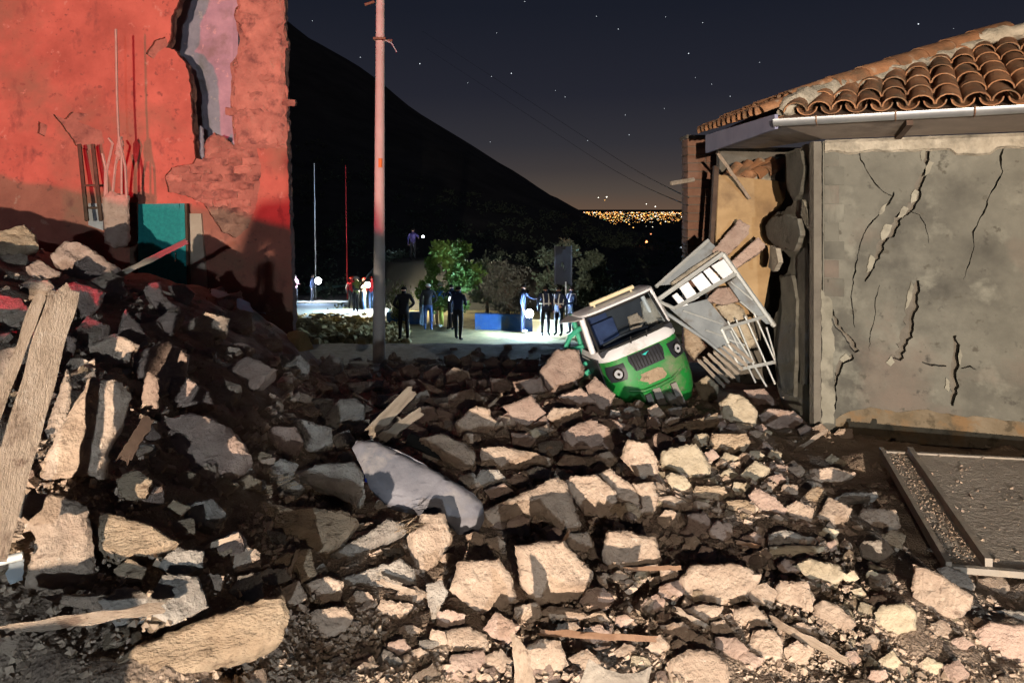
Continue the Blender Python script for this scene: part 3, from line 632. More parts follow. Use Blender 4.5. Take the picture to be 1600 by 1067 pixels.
# ------------------------------------------------------------------ people
def person(x, yfeet, H, face, label, top='jacket_navy', legs='trousers_black', shoes='shoe_black', arms='down', hat=None, lean=0.0, stride=0.0, sleeves=None, vest=None, hair='hair_black', Yov=None, zoff=0.0):
    """x, yfeet: pixel of the feet on the ground; H: height in metres; face: heading in degrees, 0 = towards the camera, 90 = towards the right of the photo"""
    Y = Yov or hit(x, yfeet); b = P(x, yfeet, Y)
    b.z = (G0(b.x, b.y) + 0.03 if Yov is None else b.z) + zoff
    k = H / 1.72
    root = empty('person', b, label, 'person', 'people in the plaza'); root.rotation_euler = (0, 0, R(face))
    J = {'pel': (0, 0, .94, .125), 'spi': (0, -.01, 1.12, .125), 'che': (0, -.01 - lean * .3, 1.32, .15), 'nec': (0, -lean * .5, 1.465, .055), 'hea': (0, -.02 - lean * .6, 1.56, .082), 'top': (0, -.005 - lean * .6, 1.655, .078)}
    E = [('pel', 'spi', 't'), ('spi', 'che', 't'), ('che', 'nec', 't'), ('nec', 'hea', 'h'), ('hea', 'top', 'h')]
    poses = {'down': ((.27, .02, 1.13), (.27, -.06, .87)), 'front': ((.24, -.06, 1.12), (.12, -.30, 1.12)), 'hip': ((.33, .04, 1.15), (.17, -.05, 1.0)), 'reach': ((.24, -.20, 1.20), (.14, -.46, 1.18)), 'up': ((.26, -.16, 1.22), (.13, -.28, 1.42)), 'wide': ((.36, -.05, 1.2), (.55, -.12, 1.1))}
    pa = arms if isinstance(arms, tuple) else (arms, arms)
    for sgn, nm, ar in ((-1, 'l', pa[0]), (1, 'r', pa[1])):
        el, ha = poses[ar]
        J['sh' + nm] = (sgn * .185, -.01 - lean * .4, 1.405, .066); J['el' + nm] = (sgn * el[0], el[1] - lean * .3, el[2], .050); J['ha' + nm] = (sgn * ha[0], ha[1] - lean * .3, ha[2], .035)
        J['fi' + nm] = (sgn * (ha[0] - .01), ha[1] - .05 - lean * .3, ha[2] - .07 if ar == 'down' else ha[2] + .02, .026)
        st = stride * sgn
        J['hi' + nm] = (sgn * .095, 0, .88, .095); J['kn' + nm] = (sgn * .105, -.02 - st * .5, .49, .068); J['an' + nm] = (sgn * .11, .02 - st, .085, .045); J['to' + nm] = (sgn * .125, -.14 - st, .04, .038)
        E += [('che', 'sh' + nm, 't'), ('sh' + nm, 'el' + nm, 'a'), ('el' + nm, 'ha' + nm, 'a'), ('ha' + nm, 'fi' + nm, 's'), ('pel', 'hi' + nm, 'l'), ('hi' + nm, 'kn' + nm, 'l'), ('kn' + nm, 'an' + nm, 'l'), ('an' + nm, 'to' + nm, 'f')]
    names = list(J); me = bpy.data.meshes.new('body')
    me.from_pydata([Vector(J[n][:3]) * k for n in names], [(names.index(a), names.index(c)) for a, c, _ in E], [])
    o = bpy.data.objects.new('body_cage', me); COL.objects.link(o)
    sk = o.modifiers.new('skin', 'SKIN'); sk.use_smooth_shade = True
    for i, n in enumerate(names):
        v = me.skin_vertices[0].data[i]; r_ = J[n][3] * k; v.radius = (r_ * (1.18 if n in ('che', 'spi', 'pel') else 1), r_ * (.80 if n in ('che', 'spi', 'pel') else 1)); v.use_root = (n == 'pel')
    ss = o.modifiers.new('sub', 'SUBSURF'); ss.levels = 1; ss.render_levels = 1
    dg = bpy.context.evaluated_depsgraph_get(); em = bpy.data.meshes.new_from_object(o.evaluated_get(dg)); bpy.data.objects.remove(o)
    em.name = 'body'
    sl = [('t', top), ('a', sleeves or top), ('h', 'skin'), ('s', 'skin'), ('l', legs), ('f', shoes)]
    em.materials.clear()
    for _, m in sl: em.materials.append(M[m])
    key = [s[0] for s in sl]
    bones = [(Vector(J[a][:3]) * k, Vector(J[c][:3]) * k, t, J[a][3] * k) for a, c, t in E]
    mi = []
    for p in em.polygons:
        best, bt = 9, 't'
        for a, c, t, r_ in bones:
            ab = c - a; u = max(0, min(1, (p.center - a).dot(ab) / ab.length_squared)); d = (p.center - a - ab * u).length - r_ * .75
            if d < best: best, bt = d, t
        if bt == 't' and p.center.z < .93 * k: bt = 'l'
        if bt == 'l' and p.center.z > .97 * k: bt = 't'
        mi.append(key.index(bt))
    em.polygons.foreach_set('material_index', mi); em.polygons.foreach_set('use_smooth', [True] * len(mi))
    body = bpy.data.objects.new('body', em); COL.objects.link(body); body.parent = root
    hz = J['hea']
    def dome(nm, m, r_, zc, squash, cut, brim=0.0):
        bm = bmesh.new(); bmesh.ops.create_uvsphere(bm, u_segments=12, v_segments=8, radius=r_ * k)
        bmesh.ops.delete(bm, geom=[v for v in bm.verts if v.co.z < cut * k], context='VERTS')
        for v in bm.verts:
            v.co.z *= squash
            if brim and v.co.z < (cut + .02) * k: v.co.x *= 1 + brim; v.co.y *= 1 + brim * (1.6 if v.co.y < 0 else 1)
        h = from_bm(nm, bm, m, None, None, True); h.location = Vector((hz[0], hz[1] + (.012 if not brim else 0), zc)) * k; h.parent = root
    if hat: dome('helmet', hat, .118, hz[2] + .035, .95, -.005, .22)
    else: dome('hair', hair, .100, hz[2] + .035, 1.0, -.02)
    bm = bmesh.new(); bmesh.ops.create_cone(bm, segments=6, radius1=.018 * k, radius2=.006 * k, depth=.04 * k, cap_ends=True)
    nz_ = from_bm('nose', bm, 'skin', None, None, True); nz_.location = Vector((hz[0], hz[1] - .088, hz[2] + .0)) * k; nz_.rotation_euler = (R(70), 0, 0); nz_.parent = root
    if vest:
        for sgn in (-1, 1):
            t_ = tube('vest_stripe', [Vector((sgn * .085, -.155 - lean * .3, 1.05)) * k, Vector((sgn * .09, -.165 - lean * .3, 1.25)) * k, Vector((sgn * .095, -.09 - lean * .3, 1.44)) * k, Vector((sgn * .095, .08, 1.43)) * k, Vector((sgn * .09, .145, 1.25)) * k, Vector((sgn * .085, .13, 1.05)) * k], .022, vest, None, 6); t_.parent = root
        ring = [Vector((math.cos(a * .5236) * .185, math.sin(a * .5236) * .135 - .01 - lean * .25, 1.12)) * k for a in range(13)]
        t_ = tube('vest_band', ring, .022, vest, None, 6); t_.parent = root
    return root
def hand_lamp(x, y, Y, r_, energy, col, label):
    p = P(x, y, Y); root = empty('hand_lamp', p, label, 'lamp', 'hand lamps in the plaza')
    bm = bmesh.new(); bmesh.ops.create_uvsphere(bm, u_segments=14, v_segments=10, radius=r_)
    from_bm('lamp_lens', bm, emit('lamp_glow', (0.92, 0.97, 1.0, 1), 60.0), root, Matrix.Translation(p), True)
    tube('handle', [p + Vector((0, r_ * .9, 0)), p + Vector((0, r_ + .14, .03))], .022, 'black_plastic', root, 8)
    l = lamp('hand_lamp_light', 'POINT', p + Vector((0, -r_ - .06, 0)), energy, col, .05)
    l.parent = root; l.matrix_parent_inverse = root_matrix(root).inverted()
person(461, 474, 1.70, 60, 'person in a pink top half hidden by the edge of the orange building', top='cloth_pink', legs='trousers_black', arms='front')
person(488, 473, 1.72, 80, 'dark figure holding the leftmost hand lamp on the far road', top='jacket_navy', legs='trousers_black', arms=('down', 'reach'))
person(556, 491, 1.76, 60, 'officer in an olive vest and white cap beside the red helmets', top='vest_olive', legs='trousers_black', arms='front', hat='helmet_white', sleeves='jacket_charcoal')
person(569, 487, 1.70, -60, 'rescuer in jeans and red helmet holding a lamp by the utility pole', top='cloth_tan', legs='jeans', arms=('front', 'reach'), hat='helmet_red', sleeves='skin')
person(549, 484, 1.72, 30, 'rescuer in a red jacket standing behind the officer', top='cloth_red', legs='trousers_black', hat='helmet_red', sleeves='cloth_white')
person(581, 486, 1.72, -20, 'rescuer in a red jacket half hidden by the utility pole', top='cloth_red', legs='jeans', hat='helmet_red')
person(631, 533, 1.78, 200, 'dark figure standing with its back to the camera near the olive bush', top='trousers_black', legs='trousers_black', arms='hip', stride=.05)
person(659, 512, 1.74, 120, 'person in a grey jacket with pale sleeve left of the charcoal jacket', top='cloth_grey', legs='jeans_pale', arms='down', sleeves='cloth_white', hair='cloth_grey')
person(669, 518, 1.74, 175, 'man in a charcoal jacket and jeans seen from behind', top='jacket_charcoal', legs='jeans', arms=('hip', 'down'), shoes='shoe_white', hair='cloth_white')
person(679, 510, 1.66, -30, 'woman in an orange top standing between two men', top='cloth_orange', legs='cloth_tan', shoes='shoe_white', arms='front', hat='helmet_white')
person(690, 512, 1.72, -70, 'person with white helmet, blue jacket and lime trousers', top='jacket_blue', legs='trousers_lime', shoes='shoe_white', arms='reach', hat='helmet_white', lean=.03)
person(706, 516, 1.68, -40, 'person holding a pale phone behind the navy uniform', top='jacket_navy', legs='trousers_black', arms='up')
person(716, 533, 1.78, 160, 'man in a navy uniform walking with his back half turned', top='jacket_navy', legs='trousers_black', shoes='shoe_black', arms=('front', 'down'), stride=.10)
person(817, 521, 1.76, 75, 'man in a dark blue coat facing the bright hand lamp', top='jacket_navy', legs='jacket_navy', shoes='shoe_white', arms=('down', 'reach'))
person(852, 526, 1.74, 10, 'left one of the workers wearing dark reflective vests', top='jacket_navy', legs='trousers_black', arms='down', vest='reflective')
person(873, 526, 1.74, -35, 'middle one of the workers wearing dark reflective vests', top='jacket_navy', legs='trousers_black', arms=('front', 'hip'), vest='reflective')
person(893, 524, 1.74, -60, 'worker in a reflective vest half hidden by the green tricycle', top='jacket_navy', legs='trousers_black', arms='front', vest='reflective')
person(645, 407, 1.75, 30, 'person in purple standing on the dark hillside above the tree', top='cloth_purple', legs='trousers_black', arms=('down', 'reach'), Yov=40.0)
hk = P(645, 409, 40.0); bv, bf = [], []
NX, NY = 60, 12
for j in range(NY + 1):
    for i in range(NX + 1):
        X = hk.x - 13 + i * .42; Y = 36.5 + j * .9
        top_ = hk.z + .12 * noise.noise(Vector((X * .8, Y * .8, 3))) + .5 * noise.noise(Vector((X * .16, 3, 3))) * min(1, abs(X - hk.x) / 3)
        low = G0(X, Y) - .4; f = sstep(36.6, 39.6, Y) * sstep(47.3, 44, Y) * sstep(hk.x - 4.2, hk.x - 1.6, X) * sstep(hk.x + 12, hk.x + 5, X)
        bv.append((X, Y, low + (top_ - low) * f + .12 * noise.fractal(Vector((X, Y, 1)) * 1.3, .8, 2.1, 4) * f * (abs(X - hk.x) > .6)))
for j in range(NY):
    for i in range(NX): q = j * (NX + 1) + i; bf.append((q, q + 1, q + NX + 2, q + NX + 1))
tag(pydata('hillside_terrace', bv, bf, 'hill', None, None, True), kind='structure')
tc_ = []
rr_ = random.Random(91)
for k in range(150):
    q = bv[rr_.randrange(len(bv))]
    if abs(q[0] - hk.x) > .9: tc_.append((Vector(q) + Vector((0, 0, .12)), rr_.uniform(.2, .5)))
tag(leaf_mesh('terrace_scrub', tc_, .12, 34, 1, 'leaf_dark', None, 92), 'dim grass and scrub on the terrace behind the trees', 'scrub', kind='stuff')
hand_lamp(497, 439, hit(490, 473) - .6, .19, 800, (.58, .78, 1.0), 'bright hand lamp on the far road beside the white flagpole')
hand_lamp(574.5, 445, hit(569, 487) - .55, .13, 2300, (1.0, .93, .72), 'bright hand lamp held by the rescuers left of the utility pole')
hand_lamp(827, 490, hit(817, 521) - .3, .15, 900, (.45, .70, 1.0), 'large dazzling hand lamp in front of the blue coat')
hand_lamp(661, 370, 39.6, .05, 4, (.9, .95, 1.0), 'tiny pale torch of the person on the hillside')
bystander = person(0, 0, 1.78, 180, 'bystander in dark clothes standing behind the photographer in the headlight beam', top='jacket_charcoal', legs='jeans', arms='down', Yov=5.0)
bystander.location = (-2.03, -5.0, G0(-2.03, -5.0)); bystander['group'] = 'onlookers behind the photographer'
# pale phone
pp = P(703, 467, hit(706, 516) - .4); r_ = empty('phone', pp, 'pale lit phone held up beside the navy uniform', 'phone')
box('screen', pp, (.09, .012, .15), emit('phone_glow', (.95, .95, 1, 1), 2.5), r_, Matrix.Rotation(R(15), 3, 'Y'), .004); box('case', pp + Vector((0, .012, 0)), (.095, .012, .155), 'black_plastic', r_, Matrix.Rotation(R(15), 3, 'Y'), .004)
# sign board on a post at the right of the plaza
sp = ground_pt(884, 515); r_ = empty('notice_board', sp, 'pale blank board on a thin post behind the reflective vests', 'sign')
Yb = sp.y
box('board', P(880, 415, Yb), (.022 * Yb, .04, .052 * Yb), 'trousers_black', r_, None, .01)
tube('post', [P(884, 517, Yb), P(884, 440, Yb)], .04, 'frame_metal', r_, 8)
for dx in (-1, 1): box('frame_bar', P(880 + dx * 13, 415, Yb - .03), (.05, .06, .055 * Yb), 'jacket_charcoal', r_)

# ------------------------------------------------------------------ broken adobe blocks: outlines of the visible face, laid on the rubble where they touch it
HERO_POLYS = []
HERO_REF, LOOSE, LOOSE_O = [], [], []
def face_frame(base, tilt, az):
    h = Vector((-base.x, -base.y, 0)).normalized(); h.rotate(Matrix.Rotation(R(az), 3, 'Z'))
    n = h * math.sin(R(tilt)) + Vector((0, 0, 1)) * math.cos(R(tilt))
    return n.normalized()
def slab_px(name, pts, tilt, thick, m, label, cat, group=None, az=0.0, lift=0.0, Y=None, cell=None, rough=None, rr=None, seed=None, parent=None, jit=0.3, back=0.82):
    pl = [tuple(float(q) for q in s.split(',')) for s in pts.split()]
    HERO_POLYS.append(pl)
    xb, yb = max(pl, key=lambda p: p[1])
    xm = sum(p[0] for p in pl) / len(pl)
    Yb = Y or hit(xm * .5 + xb * .5, yb, lift)
    B = P(xm * .5 + xb * .5, yb, Yb); n = face_frame(B, tilt, az)
    C = Vector((0, 0, CZ)); w = []
    for x, y in pl:
        d = Vector(((x - 800) / F, 1.0, -(y - HY) / F)); w.append(C + d * (n.dot(B - C) / n.dot(d)))
    c = sum(w, Vector()) / len(w)
    u = Vector((0, 0, 1)).cross(n).normalized(); v = n.cross(u)
    poly = [((q - c).dot(u), (q - c).dot(v)) for q in w]
    size = math.sqrt(abs(sum(poly[i][0] * poly[(i + 1) % len(poly)][1] - poly[(i + 1) % len(poly)][0] * poly[i][1] for i in range(len(poly)))) / 2)
    sd = seed if seed is not None else int(pl[0][0] * 7 + pl[0][1] * 3) % 997
    th = thick * size if thick > 0 else -thick
    me = chunk_mesh(name, poly, th, cell or max(.012, size / 15), rough if rough is not None else .062 * size, rr if rr is not None else .085 * size, sd, jit=jit, back=back)
    mw = Matrix(((u.x, v.x, n.x, c.x), (u.y, v.y, n.y, c.y), (u.z, v.z, n.z, c.z), (0, 0, 0, 1)))
    o = link_mesh(name, me, m, parent, mw, True, 42)
    if label: tag(o, label, cat, group)
    return o
A, S_, Gy, Pk, St = 'adobe', 'adobe_straw', 'adobe_grey', 'adobe_pink', 'stone_pale'
HEROES = [
 # centre and front
 (A, 55, .8, 'large pale adobe block filling the very centre of the front rubble', '805,850 850,842 882,842 905,870 928,890 920,925 885,942 830,940 812,905'),
 (A, 50, .8, 'squarish adobe block just right of the central pale block', '940,862 948,828 985,826 1025,838 1034,875 1030,890 995,896 950,885'),
 (A, 52, .8, 'broad adobe block just left of the central pale block', '702,920 715,875 780,870 800,900 808,930 775,960 740,950'),
 (A, 46, .7, 'long angular adobe slab right of the grey mattress end', '750,798 830,760 872,742 885,752 909,815 908,825 885,842 865,815 845,795 810,802 755,822'),
 (A, 44, .7, 'flat topped adobe block behind the long angular slab', '750,698 780,695 835,704 866,716 812,724 775,735 752,728'),
 (A, 55, .7, 'smooth faced adobe slab leaning beside the long angular slab', '883,748 892,742 930,740 962,765 965,780 940,808 912,800'),
 (A, 50, .6, 'narrow adobe slab leaning over the small wedge block', '936,738 952,730 985,755 1000,770 1002,795 965,785 960,762'),
 (S_, 50, .6, 'small wedge of adobe under the narrow leaning slab', '941,800 960,784 990,784 1003,800 1000,812 945,811'),
 (A, 60, .6, 'upright adobe piece right of the narrow leaning slab', '987,755 1020,752 1027,775 1020,808 1004,802 1000,775'),
 (A, 55, .7, 'tall adobe block standing upright above the upright piece', '968,712 980,686 1010,690 1025,712 1028,740 1015,752 1000,750'),
 (Pk, 45, .6, 'wide adobe slab lying left of the tall standing block', '878,675 900,660 925,652 950,665 962,695 948,710 915,700 885,700'),
 (Pk, 45, .6, 'long thin adobe slab behind the wide slab', '920,650 955,652 975,660 995,665 995,676 965,678'),
 (Pk, 48, .7, 'low adobe lump left of the wide slab', '850,690 868,683 890,690 885,703 852,701'),
 (St, 55, .8, 'pale yellow stone with rounded face right of the tall block', '1034,705 1050,697 1088,692 1100,708 1112,728 1110,742 1082,746 1055,735 1035,722'),
 (St, 52, .8, 'small pale stone tucked under the pale yellow stone', '1040,745 1048,736 1070,742 1080,755 1068,770 1050,762'),
 (S_, 45, .7, 'flaky adobe piece right of the small pale stone', '1083,768 1088,757 1130,758 1140,770 1125,785 1095,776'),
 (S_, 50, .8, 'short yellowish adobe brick right of the flaky piece', '1133,800 1135,780 1165,780 1180,790 1178,801 1150,803'),
 (Pk, 50, .7, 'tilted smooth adobe brick beside the yellowish brick', '1168,772 1180,761 1210,775 1230,795 1222,806 1195,800 1180,790'),
 (A, 45, .6, 'flat flake of adobe left of the flaky piece', '1028,775 1050,772 1080,785 1083,793 1060,798 1030,793'),
 (A, 50, .7, 'small adobe corner piece below the flat flake', '1026,808 1040,795 1064,800 1058,820 1040,831'),
 (Pk, 52, .7, 'pinkish adobe wedge right of the corner piece', '1062,832 1075,818 1075,802 1105,800 1113,815 1106,841 1080,838'),
 (A, 50, .8, 'large rounded adobe block right of the black hollow', '1060,905 1080,880 1145,876 1190,895 1180,915 1140,946 1100,942 1070,930'),
 (A, 48, .7, 'low adobe lump below the large rounded block', '1064,952 1100,943 1130,946 1115,970 1085,979'),
 (A, 52, .7, 'small square adobe piece beside the low lump', '1142,950 1180,945 1200,965 1195,986 1150,981'),
 (A, 52, .8, 'big adobe block cut by the bottom edge right of the tin sheet', '1042,1034 1075,1012 1110,1015 1138,1035 1140,1085 1050,1085'),
 (Gy, 55, .6, 'thin upright adobe shard left of the broad block', '665,912 690,905 700,925 685,955 675,977 668,940'),
 (A, 50, .7, 'cracked adobe lump under the grey mattress', '640,832 665,815 660,800 695,800 708,840 690,870 672,895 655,901 650,870'),
 (A, 42, .7, 'crumbled adobe heap piece above the grey mattress', '655,682 690,674 725,690 742,705 740,728 725,735 690,712'),
 (A, 52, .8, 'large pointed adobe block behind the crumbled heap', '710,660 732,640 745,632 765,638 768,650 780,660 768,673 738,679 715,672'),
 (Pk, 50, .7, 'small adobe block left of the large pointed block', '675,645 685,635 712,645 708,657 690,659'),
 (Gy, 52, .7, 'adobe block resting on the splintered planks', '638,628 655,612 668,607 674,624 670,632 645,634'),
 (A, 48, .6, 'triangular adobe flake behind the flat topped block', '762,683 785,669 798,672 805,684 770,685'),
 (Pk, 48, .7, 'rough adobe piece right of the large pointed block', '775,655 795,642 812,655 815,660 790,664'),
 (Pk, 48, .7, 'small pyramid of adobe near the pointed block', '830,662 852,648 858,660 858,668 832,666'),
 (St, 50, .7, 'small light lump of adobe between the hollow and the block', '820,674 838,668 845,678 838,685 824,682'),
 (Gy, 55, .8, 'bluish grey lump of adobe left of the planks', '507,650 530,623 558,620 571,634 569,668 520,673 508,660'),
 (Gy, 52, .8, 'grey adobe block in front of the bluish lump', '452,652 470,652 518,668 520,690 478,706 470,674'),
 (Pk, 52, .7, 'brown adobe block left of the grey adobe block', '406,673 432,664 462,666 474,690 466,708 448,716 432,700'),
 (Gy, 45, .8, 'big straw flecked adobe block left of the grey mattress', '450,738 495,722 552,718 566,735 571,775 564,802 545,772 520,760 485,754'),
 (S_, 42, .6, 'long adobe log lying below the straw flecked block', '345,800 352,780 400,775 440,785 500,790 545,797 560,810 545,835 510,862 492,846 450,836 400,830 350,822'),
 (Gy, 46, .6, 'grey straw bound adobe piece in front of the mattress', '517,864 540,850 575,830 605,808 632,815 635,828 600,845 560,862 530,873'),
 (Gy, 45, .6, 'bluish grey adobe slab under the straw bound piece', '532,900 570,890 625,870 648,885 652,912 625,917 570,919 540,916'),
 (S_, 48, .7, 'small brown adobe brick left of the bluish slab', '405,887 440,865 485,855 495,895 470,911 465,886'),
 (S_, 45, .5, 'long straw bound adobe slab at the lower left', '172,1032 220,1000 330,960 440,925 452,965 440,1000 330,1037 260,1070 200,1055'),
 (A, 48, .7, 'small adobe lump on the gravel right of the long straw slab', '472,962 500,950 540,945 553,965 540,985 500,998 485,985'),
 (A, 40, .6, 'adobe piece at the bottom edge under the broad block', '690,985 730,975 760,990 765,1015 730,1022 700,1012'),
 (A, 45, .7, 'curved adobe chip above the thin stick', '840,958 860,945 905,950 925,965 880,970'),
 (A, 45, .7, 'adobe lump under the thin stick', '958,1018 975,1003 992,1010 990,1026 965,1030'),
 # left pile
 (A, 58, .7, 'big bright adobe block at the left behind the wide plank', '50,757 75,700 120,620 140,585 190,595 206,620 190,660 165,700 162,747 120,741'),
 (A, 60, .7, 'tall rough adobe block at the left edge below the bright block', '36,917 55,840 20,800 40,770 90,768 135,790 147,850 152,920'),
 (S_, 42, .6, 'dim wedge of adobe right of the tall rough block', '140,792 180,800 240,820 280,845 240,860 195,877 147,852'),
 (A, 50, .6, 'thin flat adobe slab below the tall rough block', '60,930 150,926 168,957 120,947'),
 (Pk, 58, .6, 'narrow upright adobe slab right of the bright block', '222,612 232,580 248,590 248,640 240,650 218,646'),
 (Pk, 55, .6, 'half round adobe slab right of the narrow upright slab', '262,584 290,588 325,610 335,635 262,638'),
 (Pk, 38, .6, 'wide crumbling adobe mass below the half round slab', '255,652 300,640 360,660 392,705 350,747 300,732 260,716'),
 (Pk, 52, .5, 'triangular plaster slab in the dark left of the orange building corner', '180,532 196,480 242,536'),
 (Pk, 50, .6, 'rounded lump right of the triangular plaster slab', '240,500 262,485 287,490 272,522 255,526'),
 (A, 50, .7, 'rounded adobe block at the left edge behind the plank', '-12,452 35,465 56,490 50,505 20,513 -12,502'),
 (Pk, 40, .5, 'large flat adobe slab under the slanting pole', '78,396 100,374 135,380 190,418 186,432 150,442 130,440 98,422'),
 (S_, 40, .5, 'flat tan slab at the upper left edge of the pile', '-15,362 40,350 57,365 60,379 20,388 -15,402'),
 (Pk, 42, .5, 'broken slab piece left of the large flat slab', '40,416 60,405 96,425 86,437 50,430'),
 (A, 38, .4, 'thin slab balanced near the ladder', '92,368 145,352 151,358 105,374'),
 (Gy, 40, .4, 'pale slab under the concrete column stub', '163,382 222,376 228,404 208,408'),
 (Pk, 48, .5, 'cracked slab behind the top of the wide plank', '90,448 120,437 166,455 156,478 130,502 118,470'),
 (Pk, 50, .5, 'pointed shard in the dark below the teal door', '223,452 232,442 248,438 256,462 282,482 250,492 236,470'),
 (Pk, 48, .5, 'thin lit flake below the pale pilaster', '262,446 290,444 304,456 292,478 274,468'),
 (A, 55, .6, 'rough adobe face at the left edge between plank and pile', '-12,545 25,540 32,560 18,600 -2,625 -12,620'),
 (A, 60, .5, 'slim adobe shard between plank and bright block', '68,680 88,620 104,575 112,600 108,650 95,690 75,688'),
 (A, 55, .6, 'small lit adobe slab alone at the foot of the orange building', '404,527 441,527 442,546 404,546'),
 (A, 50, .6, 'brown adobe brick in the dark above the grey block', '375,640 400,642 422,665 410,675 392,660'),
 (S_, 48, .6, 'small ochre brick in the dark below the crumbling mass', '273,745 290,733 315,740 312,757 296,766 276,762'),
 (Pk, 50, .5, 'big pinkish lump high on the pile at the left edge', '-25,292 18,278 36,292 56,328 60,350 28,352 -25,352'),
 (Pk, 45, .5, 'rough lump beside the red shadow on the left pile', '58,352 70,334 100,350 128,366 96,370 66,366'),
 # right
 (St, 55, .8, 'pale rounded stone below the cargo cage', '1124,627 1140,613 1160,616 1184,640 1182,661 1150,663 1128,652'),
 (Pk, 48, .7, 'flat reddish stone above the pale rounded stone', '1162,608 1195,606 1218,630 1200,636 1185,634'),
 (Pk, 50, .7, 'reddish stone against the foot of the cracked wall', '1185,647 1200,637 1240,640 1262,660 1240,671 1200,669'),
 (S_, 45, .7, 'long yellowish stone in front of the tricycle wheel', '1037,669 1070,658 1122,643 1125,658 1085,677 1055,679'),
 (S_, 48, .7, 'flat yellowish stone below the pale rounded stone', '1108,692 1112,675 1165,675 1173,688 1162,701 1130,709'),
 (Gy, 45, .6, 'grey stone leaning on the wall corner', '1222,618 1262,610 1282,640 1276,650 1250,640'),
 (A, 50, .7, 'smooth oblong adobe brick left of the metal gate', '1264,732 1300,728 1322,735 1337,738 1315,752 1266,753'),
 (St, 52, .7, 'small pale stone behind the oblong brick', '1288,716 1300,708 1322,720 1322,731 1300,729'),
 (S_, 50, .8, 'rounded straw stone left below the oblong brick', '1247,781 1270,760 1285,760 1298,780 1295,793 1255,789'),
 (Gy, 45, .6, 'long flat grey adobe piece touching the gate rim', '1300,778 1320,768 1370,767 1372,776 1330,782 1305,792'),
 (A, 52, .8, 'solid adobe brick close to the gate rim', '1342,802 1350,793 1400,795 1408,820 1370,826 1350,819'),
 (Gy, 50, .8, 'grey rounded cobble below the solid brick', '1342,852 1350,843 1385,843 1398,860 1370,876 1345,867'),
 (S_, 48, .7, 'broken light stone right of the grey cobble', '1372,836 1395,826 1415,835 1410,856 1390,852'),
 (Gy, 35, .6, 'long grey topped adobe slab in the right foreground', '1200,832 1225,825 1275,838 1290,851 1250,854 1200,853'),
 (St, 65, .6, 'pale front block below the long grey topped slab', '1202,854 1240,853 1290,853 1285,862 1240,871 1204,870'),
 (St, 50, .8, 'broad pale stone in the right foreground', '1240,882 1265,870 1310,880 1322,895 1310,911 1265,906'),
 (A, 55, .8, 'upright adobe stone left of the broad pale stone', '1208,922 1218,905 1260,908 1272,935 1268,956 1245,946 1215,951'),
 (A, 50, .8, 'oblong adobe stone above the long stick', '1270,947 1285,935 1310,945 1335,970 1328,986 1300,983 1275,966'),
 (St, 58, .9, 'cube shaped pale stone in the right foreground', '1365,957 1375,945 1415,940 1430,955 1430,981 1395,993 1370,976'),
 (A, 55, .8, 'large rough stone below the gate corner', '1423,932 1425,880 1460,890 1520,930 1515,946 1490,966 1435,956'),
 (Gy, 45, .6, 'grey stone wedged between the gate and the large rough stone', '1463,887 1480,883 1510,893 1524,915 1515,924 1490,917'),
 (Pk, 50, .8, 'large adobe lump at the lower right edge', '1522,987 1545,968 1612,975 1612,1034 1560,1028 1530,1007'),
 (Gy, 35, .6, 'mossy dark slab above the lump at the lower right edge', '1535,962 1560,950 1612,955 1612,974 1545,969'),
 # behind, towards the pole and the tricycle
 (Gy, 50, .7, 'bluish block at the foot of the orange building edge', '448,562 470,552 485,570 482,590 460,591'),
 (Gy, 50, .7, 'second bluish block from the orange building edge', '490,577 515,550 535,560 535,585 500,593'),
 (Gy, 50, .7, 'bluish block just left of the utility pole foot', '538,577 575,570 583,590 545,593'),
 (Gy, 48, .6, 'flat bluish block in front of the utility pole foot', '543,597 600,592 598,605 560,615 545,608'),
 (A, 48, .6, 'angular block right of the utility pole foot', '595,582 615,578 637,595 610,598'),
 (A, 45, .5, 'long splinter of adobe in the dark middle', '652,591 690,608 702,616 695,623 665,606'),
 (Pk, 48, .7, 'reddish block in front of the plaza edge', '795,582 815,560 842,560 838,578 820,583'),
 (Pk, 58, .6, 'very large reddish block leaning left of the tricycle', '845,577 870,545 905,545 912,580 897,610 870,620 855,600'),
 (Pk, 55, .6, 'reddish block against the green side frame', '915,602 930,586 962,615 948,642 925,632'),
 (Pk, 55, .6, 'first adobe block of the row left of the tricycle', '725,592 748,592 742,612 730,607'),
 (Pk, 55, .6, 'second adobe block of the row left of the tricycle', '746,595 760,590 766,613 748,615'),
 (Pk, 55, .6, 'third adobe block of the row left of the tricycle', '766,590 795,590 800,613 769,613'),
 (Pk, 55, .6, 'fourth adobe block of the row left of the tricycle', '801,596 845,588 852,613 830,620 806,613'),
 (Pk, 42, .6, 'low slab below the row of adobe blocks', '762,624 800,614 812,622 785,634 766,632'),
 (Pk, 42, .6, 'flat slab right below the row of adobe blocks', '798,634 830,628 832,638 815,642 800,640'),
 (Pk, 45, .6, 'slab lying left of the reddish block by the tricycle', '845,625 880,620 905,630 880,640 850,637'),
]
for k, (m, tilt, th, lab, pts) in enumerate(HEROES):
    rnd = random.Random(k * 13 + 1)
    q_ = [tuple(float(v) for v in t.split(',')) for t in pts.split()]; HERO_REF.append((sum(p[0] for p in q_) / len(q_), sum(p[1] for p in q_) / len(q_), lab))
    slab_px('adobe_block' if m != St else 'stone', pts, tilt + rnd.uniform(-4, 4), th, m, lab, 'adobe block' if m != St else 'stone', 'broken blocks in the rubble', az=rnd.uniform(-14, 10), seed=k + 11)
